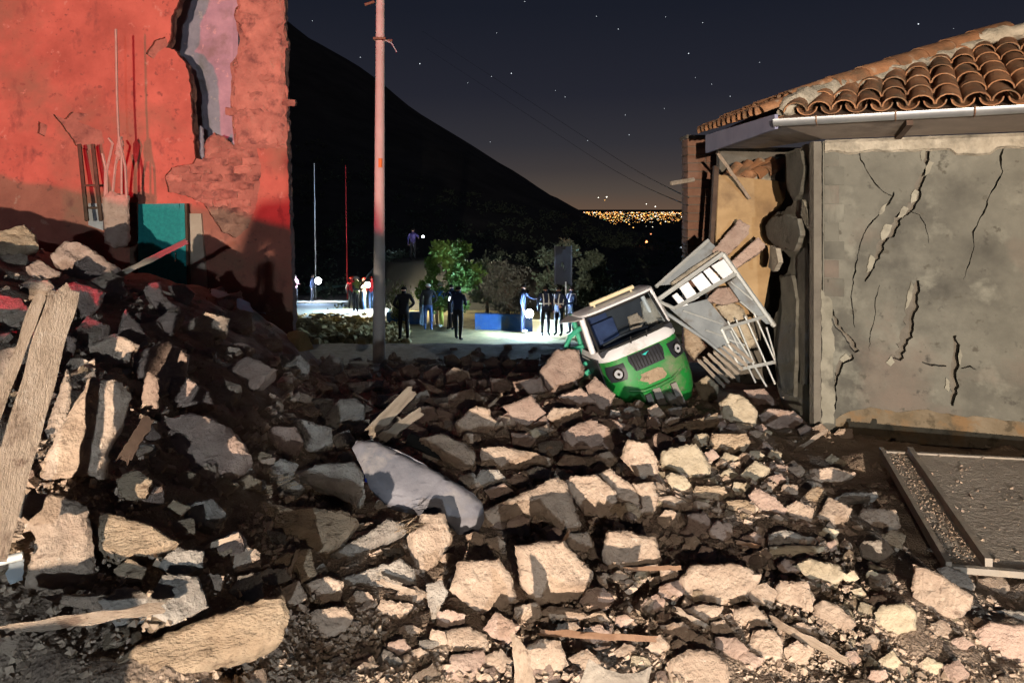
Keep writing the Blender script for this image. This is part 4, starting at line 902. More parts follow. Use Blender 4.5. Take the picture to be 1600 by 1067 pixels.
# the narrow triangle of straw ends poking from two adobe pieces
def straws(x, y, n, dirx, diry, label, seed):
    p = ground_pt(x, y, .12); rnd = random.Random(seed); vs_, fs = [], []
    for k in range(n):
        a = p + Vector((rnd.uniform(-.05, .05), rnd.uniform(-.03, .0), rnd.uniform(-.03, .03))); d = Vector((dirx + rnd.gauss(0, .3), -.2 + rnd.gauss(0, .3), diry + rnd.gauss(0, .3))).normalized() * rnd.uniform(.05, .12)
        e = d.orthogonal().normalized() * .0018; q = len(vs_); vs_ += [a - e, a + e, a + d, a - e + d.cross(e).normalized() * .003]; fs += [(q, q + 1, q + 2), (q + 1, q + 3, q + 2), (q + 3, q, q + 2)]
    tag(pydata('straw', vs_, fs, 'adobe_straw'), label, 'straw', kind='stuff')
straws(458, 748, 26, -.8, -.1, 'straw ends poking out of the big grey block', 1); straws(632, 822, 26, .9, .2, 'straw ends poking out of the straw bound piece', 2)

# grey mattress-like folded tarp, tube, blue scrap
def tarp():
    ol = '548,694 556,682 590,683 625,702 680,729 735,761 753,780 755,806 745,826 716,829 697,806 660,792 625,782 600,776 576,757 562,722'
    o = slab_px('folded_mattress', ol, 42, -.13, 'tarp', 'grey fabric mattress lying folded across the middle of the rubble', 'mattress', cell=.026, rough=.006, rr=.045, seed=77, az=-8, jit=.05, back=.97, lift=.03)
    me = o.data
    for v in me.vertices:
        x, y = v.co.x, v.co.y
        if v.co.z > -.08: v.co.z += .004 * math.sin(x * 31 + y * 22) * noise.noise(Vector((x * 5, y * 5, 1)))
    return o
tarp()
p1, p2, p3, p4 = (P(x, y, hit(690, 738) + dy) for x, y, dy in ((640, 686, .35), (700, 713, .22), (730, 738, .12), (734, 752, .08)))
tag(tube('rubber_hose', [p1, p1.lerp(p2, .5), p2, p3, p4], .045, 'tube_black', None, 12), 'thick black rubber tube lying behind the grey mattress', 'tube')
slab_px('plastic_scrap', '566,728 575,730 580,752 570,752', 50, -.02, 'blue_plastic', 'small bright blue scrap under the mattress edge', 'scrap', lift=.05)

# timber
def board(name, a, b, width, thick, m, label, cat='plank', side=None, seed=1, roll=0.0):
    """a sawn or split board from a to b with broken ends"""
    a, b = Vector(a), Vector(b); d = b - a; L = d.length; rnd = random.Random(seed)
    view = (Vector((0, 0, CZ)) - (a + b) / 2).normalized(); dn = d.normalized()
    n = (view - dn * view.dot(dn)).normalized(); n.rotate(Matrix.Rotation(R(roll), 3, dn)); s = dn.cross(n)
    N, K = 22, 4; vs_, fs = [], []
    for i in range(N + 1):
        t = i / N
        for j in range(K + 1):
            w = (j / K - .5) * width; tt = t * L
            if i == N: tt += rnd.uniform(-.05, .05) * min(1, width * 6)
            if i == 0: tt += rnd.uniform(-.02, .03)
            wob = .006 * noise.noise(Vector((t * 6, j, seed)))
            vs_.append(a + dn * tt + s * (w + (wob * 1.5 if j in (0, K) else 0)) + n * (thick / 2 + wob * .4))
    n0 = len(vs_)
    for i in range(n0): vs_.append(vs_[i] - n * thick)
    W = K + 1
    for i in range(N):
        for j in range(K):
            q = i * W + j; fs.append((q, q + W, q + W + 1, q + 1)); fs.append((n0 + q, n0 + q + 1, n0 + q + W + 1, n0 + q + W))
        for j in (0, K):
            q = i * W + j; f = (q, q + W, n0 + q + W, n0 + q); fs.append(f if j == K else f[::-1])
    for i in (0, N):
        for j in range(K):
            q = i * W + j; f = (q, q + 1, n0 + q + 1, n0 + q); fs.append(f if i == 0 else f[::-1])
    # local frame so that the grain runs along the board
    c = (a + b) / 2; mw = Matrix(((s.x, dn.x, n.x, c.x), (s.y, dn.y, n.y, c.y), (s.z, dn.z, n.z, c.z), (0, 0, 0, 1))); inv = mw.inverted()
    o = pydata(name, [inv @ v for v in vs_], fs, m, None, mw, True, 35)
    return tag(o, label, cat) if label else o
w0 = empty('wide_plank', P(10, 830, 2.15), 'wide weathered plank leaning steeply at the left edge', 'plank')
for o in (board('board', P(-22, 880, 2.1), P(101, 452, 2.75), .098, .035, 'wood_pale', None, seed=3), board('edge_strip', P(-92, 868, 2.1), P(62, 468, 2.72), .036, .05, 'wood_pale', None, seed=4)):
    o.parent = w0; o.matrix_parent_inverse = root_matrix(w0).inverted()
board('timber_pole', P(-40, 992, 2.0), P(252, 950, 2.35), .030, .03, 'wood_pale', 'long straight pole lying across the lower left corner', 'pole', seed=5)
board('timber_offcut', P(-20, 1000, 2.0), P(22, 1012, 2.02), .035, .02, 'wood_pale', 'short offcut of wood under the lower left pole', 'wood', seed=6)
board('timber_pole', P(150, 448, 7.0), P(292, 377, 7.6), .058, .058, 'wood_grey', 'slanting pole sticking out of the pile towards the teal door', 'pole', seed=7)
board('splintered_plank', P(580, 676, 4.75), P(642, 612, 5.3), .085, .04, 'wood_grey', 'upper splintered plank left of the small adobe block', 'plank', seed=8)
board('splintered_plank', P(590, 690, 4.6), P(655, 645, 5.0), .06, .05, 'wood_grey', 'lower splintered plank pointing at the grey mattress', 'plank', seed=9)
board('thin_stick', ground_pt(842, 988, .07), ground_pt(1026, 998, .09), .022, .02, 'rusty', 'thin brown stick lying across the black hollow at the bottom', 'stick', seed=10)
board('long_stick', ground_pt(1200, 966, .03), ground_pt(1326, 1033, .03), .030, .028, 'wood_pale', 'long stick lying on the dirt in the right foreground', 'stick', seed=11)
slab_px('split_board', '798,986 808,992 826,1020 842,1090 806,1090', 50, -.02, 'wood_pale', 'pointed split board standing at the bottom edge', 'board', lift=.1, rough=.003, rr=.006, Y=2.35)
tin = slab_px('bent_sheet', '898,1085 908,1060 920,1028 945,1044 972,1052 998,1050 1019,1038 1010,1085', 52, -.008, 'gutter_metal', 'bent grey tin sheet curling up at the bottom edge', 'metal sheet', Y=2.3, rough=.004, rr=.004, jit=.05)
tin.data.materials[0] = M['gate_sheet']
for v in tin.data.vertices: v.co.z -= .35 * (v.co.x) ** 2 * 4
tube_o = tube('metal_pipe', [P(-30, 884, 2.35), P(36, 868, 2.4)], .014, 'frame_metal', None, 8); tag(tube_o, 'short grey pipe poking in at the left edge', 'pipe')
slab_px('plastic_shard', '8,895 15,880 38,872 36,905 16,912', 50, -.012, 'sheet_grey', 'dull grey shard below the short pipe', 'shard', Y=2.4, rough=.002, rr=.003)
board('roof_lath', P(192, 720, 2.75), P(232, 655, 2.9), .045, .02, 'wood_dark', 'dark thin lath leaning right of the bright adobe block', 'lath', seed=14)

# metal gate leaf lying in front of the cracked wall
def gate():
    Yg = 4.0
    zt = .17
    def gp(x, y, dz=0):
        Y = (CZ - zt - dz) * F / (y - HY); return P(x, y, Y)
    a, b = gp(1374, 705), gp(1478, 888); ex = (gp(1540, 891) - gp(1478, 888)); ex.z = 0; ex.normalize()
    ey = (a - b).normalized()
    ex = (ex - ey * ex.dot(ey) * .35).normalized()
    Wd, Ln = 1.9, (a - b).length
    r = empty('metal_gate', b, 'dusty metal gate leaf lying flat in front of the cracked wall', 'gate')
    def slab(nm, u0, u1, v0, v1, z0, z1, m):
        vs_ = [b + ex * u + ey * v + Vector((0, 0, z)) for z in (z0, z1) for u, v in ((u0, v0), (u1, v0), (u1, v1), (u0, v1))]
        return pydata(nm, vs_, [(3, 2, 1, 0), (4, 5, 6, 7), (0, 1, 5, 4), (1, 2, 6, 5), (2, 3, 7, 6), (3, 0, 4, 7)], m, r)
    slab('sheet', .03, Wd, .03, Ln - .02, -.012, .0, 'gate_sheet')
    slab('rim', 0, .028, 0, Ln, -.03, .035, 'gate_rim'); slab('rim', .19, .225, .03, Ln - .03, .001, .055, 'gate_rim')
    slab('rim', .03, Wd, -.005, .028, -.018, .014, 'gate_rim'); slab('rim', .03, Wd, Ln - .03, Ln + .002, -.03, .012, 'gate_rim')
    slab('hinge_bar', .55, Wd * .9, .10, .115, .001, .014, 'rubber')
    rnd = random.Random(9); vs_, fs = [], []
    for k in range(1300):
        if rnd.random() < .45: u, v = rnd.uniform(.035, .18), rnd.uniform(.03, Ln - .05); s = rnd.uniform(.002, .008)
        else: u, v = rnd.uniform(.24, Wd), Ln * (1 - rnd.random() ** .8) ; s = rnd.choice((.002, .002, .003, .004, .006, .012 * rnd.random() + .003))
        v = min(max(v, .04), Ln - .05)
        n0 = len(vs_); p = b + ex * u + ey * v + Vector((0, 0, s * .4)); pv, pf = [], []; octa(pv, pf, p, s, s * .8)
        vs_ += [Vector(q) + Vector((rnd.gauss(0, .25), rnd.gauss(0, .25), rnd.gauss(0, .15))) * s for q in pv]; fs += [tuple(i + n0 for i in f) for f in pf]
    tag(pydata('crumbs', vs_, fs, 'dirt', r), kind='stuff')
    return b, ex, ey, Ln
GATE = gate()

# ------------------------------------------------------------------ loose fill: many smaller lumps between the traced blocks
def proto(seed, kind):
    rnd = random.Random(seed); n = rnd.choice((5, 6, 7))
    if kind == 'brick': poly = [(-.5, -.28), (.0, -.31), (.5, -.26), (.48, .27), (-.1, .30), (-.46, .25)]
    else: poly = [(math.cos(6.283 * i / n + rnd.uniform(-.3, .3)) * rnd.uniform(.38, .56), math.sin(6.283 * i / n + rnd.uniform(-.3, .3)) * rnd.uniform(.3, .5)) for i in range(n)]
    me = chunk_mesh('lump', poly, rnd.uniform(.35, .7), .17, .07, .12, seed, back=rnd.uniform(.65, .95))
    me.polygons.foreach_set('use_smooth', [True] * len(me.polygons)); me.set_sharp_from_angle(angle=R(36))
    return me
PROTO = {}
for m in (A, S_, Gy, Pk, St):
    PROTO[m] = []
    for k in range(5):
        me = proto(200 + k * 7 + len(m), 'brick' if k < 2 else 'lump'); me.materials.append(M[m]); PROTO[m].append(me)
def lump(p, s, m, label, group, rnd, tilt=None):
    o = bpy.data.objects.new('rubble_lump', rnd.choice(PROTO[m])); COL.objects.link(o)
    o.location = p; o.scale = (s * rnd.uniform(.8, 1.25), s * rnd.uniform(.8, 1.2), s * rnd.uniform(.7, 1.1))
    o.rotation_euler = (R(rnd.uniform(5, 75) if tilt is None else tilt), R(rnd.uniform(-25, 25)), R(rnd.uniform(-50, 50)))
    return tag(o, label, 'rubble', group)
def scatter():
    rnd = random.Random(42)
    zones = [  # count, x range, y range, size range, materials, label
        (34, (690, 960), (545, 640), (.16, .34), (Pk, A), 'small reddish adobe lump between the plaza edge and the tricycle'),
        (26, (440, 690), (560, 650), (.16, .34), (Gy, A), 'small bluish lump of rubble around the foot of the utility pole'),
        (34, (560, 1000), (640, 760), (.07, .20), (A, Gy, Pk), 'small adobe lump scattered in the middle of the rubble'),
        (26, (1000, 1300), (620, 760), (.06, .17), (St, Pk, S_), 'small stone scattered between the tricycle and the cracked wall'),
        (36, (1000, 1420), (760, 960), (.04, .13), (A, St, S_), 'small stone scattered left of the metal gate'),
        (22, (1000, 1600), (940, 1075), (.03, .09), (A, St), 'little stone lying on the dirt at the lower right'),
        (26, (640, 1050), (760, 1070), (.04, .12), (A, Pk), 'small adobe lump between the big blocks at the bottom centre'),
        (24, (380, 680), (740, 1070), (.04, .13), (Gy, A), 'small grey lump among the blocks left of the bottom centre'),
        (30, (0, 400), (360, 560), (.14, .36), (Pk, A), 'small slab piece in the pile before the orange building'),
        (22, (0, 420), (560, 900), (.06, .18), (A, S_, Pk), 'small adobe lump on the left rubble pile'),
        (12, (20, 420), (900, 1070), (.04, .11), (S_, A), 'small dim lump around the lower left pole'),
    ]
    for n, xr, yr, sr, ms, lab in zones:
        c = t = 0
        while c < n and t < 900:
            t += 1
            x, y = rnd.uniform(*xr), rnd.uniform(*yr)
            if any(in_poly(x, y, q) for q in HERO_POLYS): continue
            Y = hit(x, y); p = P(x, y, Y); s = rnd.uniform(*sr)
            if p.x > 2.15 and 3.6 < Y < 7.2: continue
            LOOSE.append((x, y, 'stone' if 'stone' in lab else 'lump', s / Y * F * .5)); LOOSE_O.append(lump(p + Vector((0, .2 * s, s * .05)), s, rnd.choice(ms), lab, lab.replace('small ', '').replace('little ', '') + 's'[:0], rnd)); c += 1
def fill_slabs():
    rnd = random.Random(77)
    zones = [(34, (700, 960), (560, 650), (.26, .44), (Pk, A), 'reddish adobe slab in the jumble left of the tricycle'),
             (30, (470, 720), (580, 690), (.22, .42), (Gy, Pk), 'greyish adobe slab in the jumble below the utility pole'),
             (52, (620, 1060), (640, 780), (.13, .28), (A, Pk, Gy), 'adobe slab in the jumble between mattress and tricycle'),
             (40, (1040, 1340), (650, 800), (.10, .22), (St, A, Pk), 'stone slab in the jumble before the cracked wall'),
             (50, (620, 1260), (770, 1040), (.08, .17), (A, Pk), 'adobe slab in the jumble of the front rubble'),
             (28, (20, 420), (400, 620), (.25, .5), (Pk, A), 'adobe slab in the pile before the orange building'),
             (30, (200, 640), (640, 960), (.10, .24), (A, Gy, S_), 'adobe slab in the dark left of the mattress'),
             (16, (1260, 1600), (830, 1060), (.06, .13), (A, St, Pk), 'stone slab in the dirt below the metal gate')]
    for n, xr, yr, sr, ms, lab in zones:
        c = t = 0
        while c < n and t < 1500:
            t += 1
            x, y = rnd.uniform(*xr), rnd.uniform(*yr)
            Y = hit(x, y); s = rnd.uniform(*sr) / Y * F * .5; k = rnd.choice((4, 5, 5, 6)); asp = rnd.uniform(.55, .95); a0 = rnd.uniform(-.5, .5)
            if P(x, y, Y).x > 2.1 and 3.5 < Y < 7.0: continue
            pts = [(x + math.cos(a0 + 6.283 * i / k + rnd.uniform(-.22, .22)) * s * rnd.uniform(.85, 1.15), y + math.sin(a0 + 6.283 * i / k + rnd.uniform(-.22, .22)) * s * asp * rnd.uniform(.85, 1.15)) for i in range(k)]
            if any(in_poly(x + (px_ - x) * .72, y + (py_ - y) * .72, q) for q in HERO_POLYS for px_, py_ in pts + [(x, y)]): continue
            LOOSE.append((x, y, 'adobe piece' if 'adobe' in lab else 'stone piece', s)); LOOSE_O.append(slab_px('adobe_chunk', ' '.join('%.1f,%.1f' % p for p in pts), rnd.uniform(35, 62), rnd.uniform(.5, .8), rnd.choice(ms), lab, 'adobe block', lab, az=rnd.uniform(-25, 15), seed=1000 + c + t)); c += 1
fill_slabs()
scatter()
def name_loose():
    cut = (' right of', ' left of', ' just ', ' behind', ' beside', ' below', ' under', ' above', ' at the', ' in the', ' in front', ' on the', ' cut by', ' lying', ' leaning', ' resting', ' filling', ' tucked', ' between', ' near', ' close', ' touching', ' against', ' alone', ' wedged', ' balanced', ' over', ' of the', ' from the', ' standing', ' with')
    short = []
    for _, _, l in HERO_REF:
        k = min([l.find(c) for c in cut if l.find(c) > 8] or [len(l)]); short.append(l[:k])
    refs = [(x, y, h) for (x, y, _), h in zip(HERO_REF, short) if short.count(h) == 1]
    refs += [(1440, 800, 'metal gate'), (660, 755, 'grey mattress'), (592, 560, 'utility pole'), (252, 430, 'teal door'), (182, 370, 'concrete column stub'), (60, 640, 'wide weathered plank'), (1010, 560, 'tricycle cab'), (1150, 560, 'cargo cage'), (130, 970, 'lower left pole'), (940, 993, 'thin brown stick'), (1262, 1000, 'long stick')]
    seen = {}
    for i, (x, y, noun, sz) in enumerate(LOOSE):
        rx, ry, h = min(refs, key=lambda r: (r[0] - x) ** 2 + 1.6 * (r[1] - y) ** 2)
        a = math.degrees(math.atan2(-(y - ry), x - rx)) % 360
        d = ('right of', 'up right of', 'above', 'up left of', 'left of', 'down left of', 'below', 'down right of')[int((a + 22.5) // 45) % 8]
        seen.setdefault((h, d, noun), []).append((math.hypot(x - rx, y - ry), i, sz))
    for (h, d, noun), lst in seen.items():
        lst.sort()
        for k, (dist, i, sz) in enumerate(lst):
            LOOSE_O[i]['label'] = (('nearest ', 'second ', 'third ', 'fourth ', 'fifth ', 'sixth ', 'seventh ', 'eighth ', 'ninth ')[min(k, 8)] if len(lst) > 1 else '') + ('small ' if sz < 14 else '') + 'loose ' + noun + ' ' + d + ' the ' + h
name_loose()
def gate_props():
    b, ex, ey, Ln = GATE; rnd = random.Random(17)
    for u, v, lab in ((.22, .10, 'adobe lump propping up the near left corner of the metal gate'), (.95, .08, 'adobe lump under the middle of the near gate rim'), (1.6, .12, 'adobe lump under the right end of the near gate rim'), (.2, Ln - .2, 'adobe lump under the far left corner of the metal gate'), (1.2, Ln - .3, 'adobe lump hidden under the far gate rim')):
        p = b + ex * u + ey * v; g = G(p.x, p.y); o = lump(Vector((p.x, p.y, b.z - .03)), .2, A, lab, 'lumps under the metal gate', rnd, tilt=0); o.rotation_euler = (0, 0, rnd.uniform(0, 3)); o.scale = (.24, .2, max(.15, (b.z - g) * 1.8)); o.location.z = b.z - .045
gate_props()
def debris():
    # countless small broken pieces that make the bed of the rubble
    rnd = random.Random(123); vs_, fs = [], []
    def piece(p, s):
        q = len(vs_); e = Matrix.Rotation(rnd.uniform(0, 6.28), 3, 'Z') @ Matrix.Rotation(rnd.uniform(-.9, .9), 3, 'X') @ Matrix.Rotation(rnd.uniform(-.6, .6), 3, 'Y')
        d = Vector((s * rnd.uniform(.7, 1.3), s * rnd.uniform(.5, 1.0), s * rnd.uniform(.3, .7)))
        for z in (-1, 1):
            for x, y in ((-1, -1), (1, -1), (1, 1), (-1, 1)):
                k = rnd.uniform(.55, 1.05); vs_.append(p + e @ Vector((x * d.x * k * .5, y * d.y * rnd.uniform(.6, 1.05) * .5, z * d.z * rnd.uniform(.6, 1.05) * .5)))
        for f in ((3, 2, 1, 0), (4, 5, 6, 7), (0, 1, 5, 4), (1, 2, 6, 5), (2, 3, 7, 6), (3, 0, 4, 7)): fs.append(tuple(q + i for i in f))
    for n, xr, yr, sr in ((1500, (400, 1300), (640, 1075), (.02, .075)), (900, (440, 1000), (560, 680), (.05, .16)), (420, (0, 440), (380, 760), (.04, .12)), (300, (0, 440), (760, 1075), (.01, .045)), (500, (1000, 1340), (610, 860), (.03, .09)), (900, (1000, 1600), (850, 1075), (.010, .05))):
        for k in range(n):
            x, y = rnd.uniform(*xr), rnd.uniform(*yr); p = ground_pt(x, y)
            if p.x > 2.15 and 3.6 < p.y < 7.2: continue
            piece(p + Vector((0, 0, .005)), (sr[0] + (sr[1] - sr[0]) * rnd.random() ** 2) * min(1, (p.y / 4.2)) ** 1.3)
    o = pydata('debris', vs_, fs, 'adobe'); tag(o, 'small broken bits of adobe covering the ground between the blocks', 'debris', kind='stuff')
debris()
def splinters():
    rnd = random.Random(31)
    spots = [(512, 740, -30, 'thin splinter leaning on the big straw flecked block'), (880, 862, 55, 'thin splinter between the two central blocks'), (1020, 905, 10, 'thin splinter below the squarish central block'), (1170, 866, -8, 'dark thin lath right of the pinkish wedge'), (760, 648, 40, 'thin lath behind the large pointed block'),
             (1255, 706, 25, 'thin lath left of the small pale stone by the wall'), (620, 935, -15, 'short lath below the bluish slab'), (330, 872, 20, 'short lath in the dark right of the dim wedge'), (270, 470, -28, 'bare stick in the dark below the teal door'), (455, 905, 70, 'bent twig beside the small brown brick'), (1090, 990, -35, 'small stick under the low adobe lump')]
    for k, (x, y, a, lab) in enumerate(spots):
        Y = hit(x, y); p = P(x, y, Y) + Vector((0, 0, .05)); L = rnd.uniform(.12, .28) * (1 if Y < 5 else 2); d = Vector((math.cos(R(a)), rnd.uniform(-.4, .4), math.sin(R(a)))) * L * .5
        board('splinter', p - d, p + d, rnd.uniform(.010, .022) * (1 if Y < 5 else 2), .01, rnd.choice(('wood_pale', 'wood_grey', 'rusty')), lab, 'splinter', seed=70 + k)
splinters()
def gravel():
    rnd = random.Random(8); vs_, fs = [], []
    def put(x, y, s):
        p = ground_pt(x, y); n0 = len(vs_); pv, pf = [], []; octa(pv, pf, (0, 0, 0), s, s * rnd.uniform(.5, .9))
        rot = Matrix.Rotation(rnd.uniform(0, 6.28), 3, 'Z') @ Matrix.Rotation(rnd.uniform(-.8, .8), 3, 'X')
        for q in pv: vs_.append(p + Vector((0, 0, s * .25)) + rot @ (Vector(q) + Vector((rnd.gauss(0, .22), rnd.gauss(0, .22), rnd.gauss(0, .2))) * s))
        fs.extend(tuple(i + n0 for i in f) for f in pf)
    for k in range(5200):
        y = rnd.uniform(640, 1075); x = rnd.uniform(380, 1600)
        Y0 = 1.7 * F / (y - HY); s = rnd.choice((.003, .004, .006, .009, .014)) * (1 if y > 800 else 1.7)
        put(x, y, s * rnd.uniform(.7, 1.3))
    for k in range(2600): put(rnd.uniform(380, 690), rnd.uniform(960, 1075), rnd.choice((.004, .006, .009, .014)) * rnd.uniform(.7, 1.2))
    for k in range(2600): put(rnd.uniform(1050, 1600), rnd.uniform(960, 1075), rnd.choice((.002, .003, .005, .008)) * rnd.uniform(.7, 1.2))
    for k in range(1200): put(rnd.uniform(-10, 380), rnd.uniform(420, 1075), rnd.choice((.006, .01, .016)) * rnd.uniform(.7, 1.3))
    tag(pydata('gravel', vs_, fs, 'pebble'), 'loose gravel and earth crumbs strewn between the blocks', 'gravel', kind='stuff')
gravel()

# ------------------------------------------------------------------ ruined orange building on the left
YF = 13.0
fac = empty('orange_building', P(220, 560, YF), 'tall orange plastered building with a torn upper wall and exposed adobe', 'building')
def px(s, Y): return [P(*[float(q) for q in t.split(',')], Y) for t in s.split()]
HOLE = '289,-40 276,11 268,25 266,62 259,75 272,78 290,100 297,131 300,187 305,247 318,250 330,240 350,238 366,232 362,190 360,100 371,84 375,60 366,28 398,4 404,-40'
core_ol = '-420,-320 289,-320 ' + HOLE + ' 404,-320 443,-320 443,52 447,60 446,102 444,110 449,230 454,380 458,480 460,720 -420,720'
plate('adobe_core', px(core_ol, YF + .06), .22, 'facade_adobe', fac, cell=.08, seed=2, rough=.03)
PATCH = '305,247 330,246 366,236 402,232 408,262 404,300 398,330 388,356 368,372 345,362 332,340 318,318 290,306 262,300 258,276 268,262 300,256'
pl_ol = ('-420,-320 289,-320 289,-40 276,11 268,25 266,62 259,75 272,78 290,100 297,131 300,187 305,247 300,256 268,262 258,276 262,300 290,306 318,318 332,340 345,362 368,372 388,356 398,330 404,300 408,262 402,232 '
         '449,232 454,380 458,480 460,720 -420,720')
sc_h = ['82,178 100,186 112,175 138,179 122,190 158,204 163,224 138,236 118,228 108,212', '228,84 240,64 258,58 263,72 250,80 240,92', '60,190 74,196 70,214 58,208']
plate('plaster', px(pl_ol, YF), .055, 'facade_plaster', fac, [px(h, YF) for h in sc_h], cell=.055, seed=3)
# adobe bricks showing where the plaster fell and up the torn pillar
patch2 = [tuple(float(q) for q in t.split(',')) for t in PATCH.split()]
pil = [(366, -60), (441, -60), (441, 52), (445, 62), (443, 110), (446, 228), (368, 232), (363, 190), (362, 100), (373, 84), (377, 60), (368, 28)]
rnd = random.Random(4); row = 0; y = -40
bm = {}
while y < 375:
    x = 250 + (row % 2) * 17
    while x < 450:
        wpx = rnd.uniform(28, 36)
        cx, cy = x + wpx / 2, y + 6.5
        ok = in_poly(cx, cy, patch2) or in_poly(cx, cy, pil)
        inp = in_poly(cx, cy, pil)
        if ok and rnd.random() < (.30 if inp else .93):
            hw = wpx * .47
            pr = rnd.uniform(-.012, .022)
            pts = [(cx - hw, y + rnd.uniform(.3, 1.5)), (cx, y + rnd.uniform(.1, 1.2)), (cx + hw, y + rnd.uniform(.3, 1.6)), (cx + hw * rnd.uniform(.93, 1), y + 11.6), (cx, y + rnd.uniform(11.4, 12.3)), (cx - hw, y + 11.8)]
            c = P(cx, cy, YF + .06)
            pl = [((q[0] - cx) / F * (YF + .06), -(q[1] - cy) / F * (YF + .06)) for q in pts]
            me = chunk_mesh('brick', pl, .1, .06, .022, .03, int(cx * 3 + cy), back=.98, jit=.22)
            link_mesh('brick', me, 'facade_adobe', fac, Matrix.Translation(c + Vector((0, -.03 - pr, 0))) @ Matrix.Rotation(R(90), 4, 'X'), True, 40)
        x += wpx
    y += 13; row += 1
me = chunk_mesh('pillar_face', [((q[0] - 405) / F * YF, -(q[1] - 90) / F * YF) for q in pil], .06, .075, .05, .06, 5, back=1.0, jit=.2)
link_mesh('pillar_face', me, 'facade_adobe', fac, Matrix.Translation(P(405, 90, YF) + Vector((0, .03, 0))) @ Matrix.Rotation(R(90), 4, 'X'), True, 40)
# room wall behind the torn opening
plate('inner_wall', px('200,-360 420,-360 420,300 200,300', YF + 1.15), .12, 'lavender_plaster', fac, cell=.3, seed=6)
plate('inner_side_wall', [P(372, -360, YF + .5), P(372, 300, YF + .5), P(372, 300, YF + .5) + Vector((.02, .64, 0)), P(372, -360, YF + .5) + Vector((.02, .64, 0))], .1, 'lavender_plaster', fac)
slab_px('wall_stub', '305,250 306,205 312,196 318,200 320,248', 86, -.2, 'lavender_plaster', None, None, Y=YF + .35, parent=fac)
for i, (a, th) in enumerate((('318,252 322,218 334,206 352,214 380,240 372,252', .3),)):
    slab_px('broken_sill', a, 80, -th, 'facade_adobe', None, None, Y=YF + .25, parent=fac)
# pilaster, panel strips
plate('pilaster', px('293,334 314,334 322,440 322,520 293,520', YF - .06), .10, 'slab_plaster', fac)
plate('shutter', px('138,318 160,318 161,360 138,352', YF - .05), .04, 'sheet_grey', fac)
# cracks of the plaster are thin dark gaps: two recessed laths
dr = empty('teal_door', P(252, 480, YF - .1), 'teal painted metal door at the foot of the orange building', 'door')
plate('door_leaf', px('216,319 287,318 292,495 216,495', YF - .16), .035, 'teal_paint', dr)
plate('door_stile', px('281,318 288,318 293,495 286,495', YF - .185), .02, 'teal_paint', dr)
plate('door_rail', px('217,319 280,318.5 280,325 217,326', YF - .185), .02, 'teal_paint', dr)
plate('door_frame_and_shade', px('203,317 214,317 214,495 203,495', YF - .12), .05, 'wood_dark', dr)  # dark strip doubles as the shade in the gap left of the leaf
plate('door_frame_and_shade', px('288.5,318 291.5,318 297,495 293.5,495', YF - .20), .07, 'wood_dark', dr)
tube('door_handle', [P(274, 395, YF - .2), P(274, 395, YF - .26), P(274, 408, YF - .26), P(274, 408, YF - .2)], .012, 'chrome', dr, 6)
# concrete column stub with bent reinforcing rods
Yc = 11.9
col = empty('column_stub', P(182, 400, Yc), 'broken concrete column stub with bare reinforcing rods beside the teal door', 'column')
slab_px('shaft', '160,308 172,298 190,302 203,306 203,372 200,384 180,388 163,378', 84, -.45, 'adobe_pink', None, None, Y=Yc, parent=col, rough=.02)
for s in ('168,310 166,270 176,225 170,216', '176,305 180,262 187,222 188,214', '190,308 190,250 186,222 183,160 181,46', '198,310 196,262 186,214', '164,308 165,262 160,240'):
    q = [P(*[float(v) for v in t.split(',')], Yc + .15) for t in s.split()]
    tube('rod', q, .022 if len(q) < 5 else .019, 'steel_rod', col, 6)
slab_px('mortar_lump', '180,240 184,216 191,212 194,226 190,248 184,252', 86, -.12, 'adobe_pink', None, None, Y=Yc + .12, parent=col)
lad = empty('ladder', P(142, 330, 12.5), 'dark narrow ladder leaning on the orange wall', 'ladder')
for s in ('124,226 136,345', '145,226 158,345'):
    q = [P(*[float(v) for v in t.split(',')], 12.75 - .25 * i) for i, t in enumerate(s.split())]; tube('rail', q, .035, 'wood_dark', lad, 6)
for y in (290, 325): tube('rung', [P(131 + (y - 290) * .1, y, 12.6), P(153 + (y - 290) * .1, y, 12.6)], .02, 'wood_dark', lad, 6)

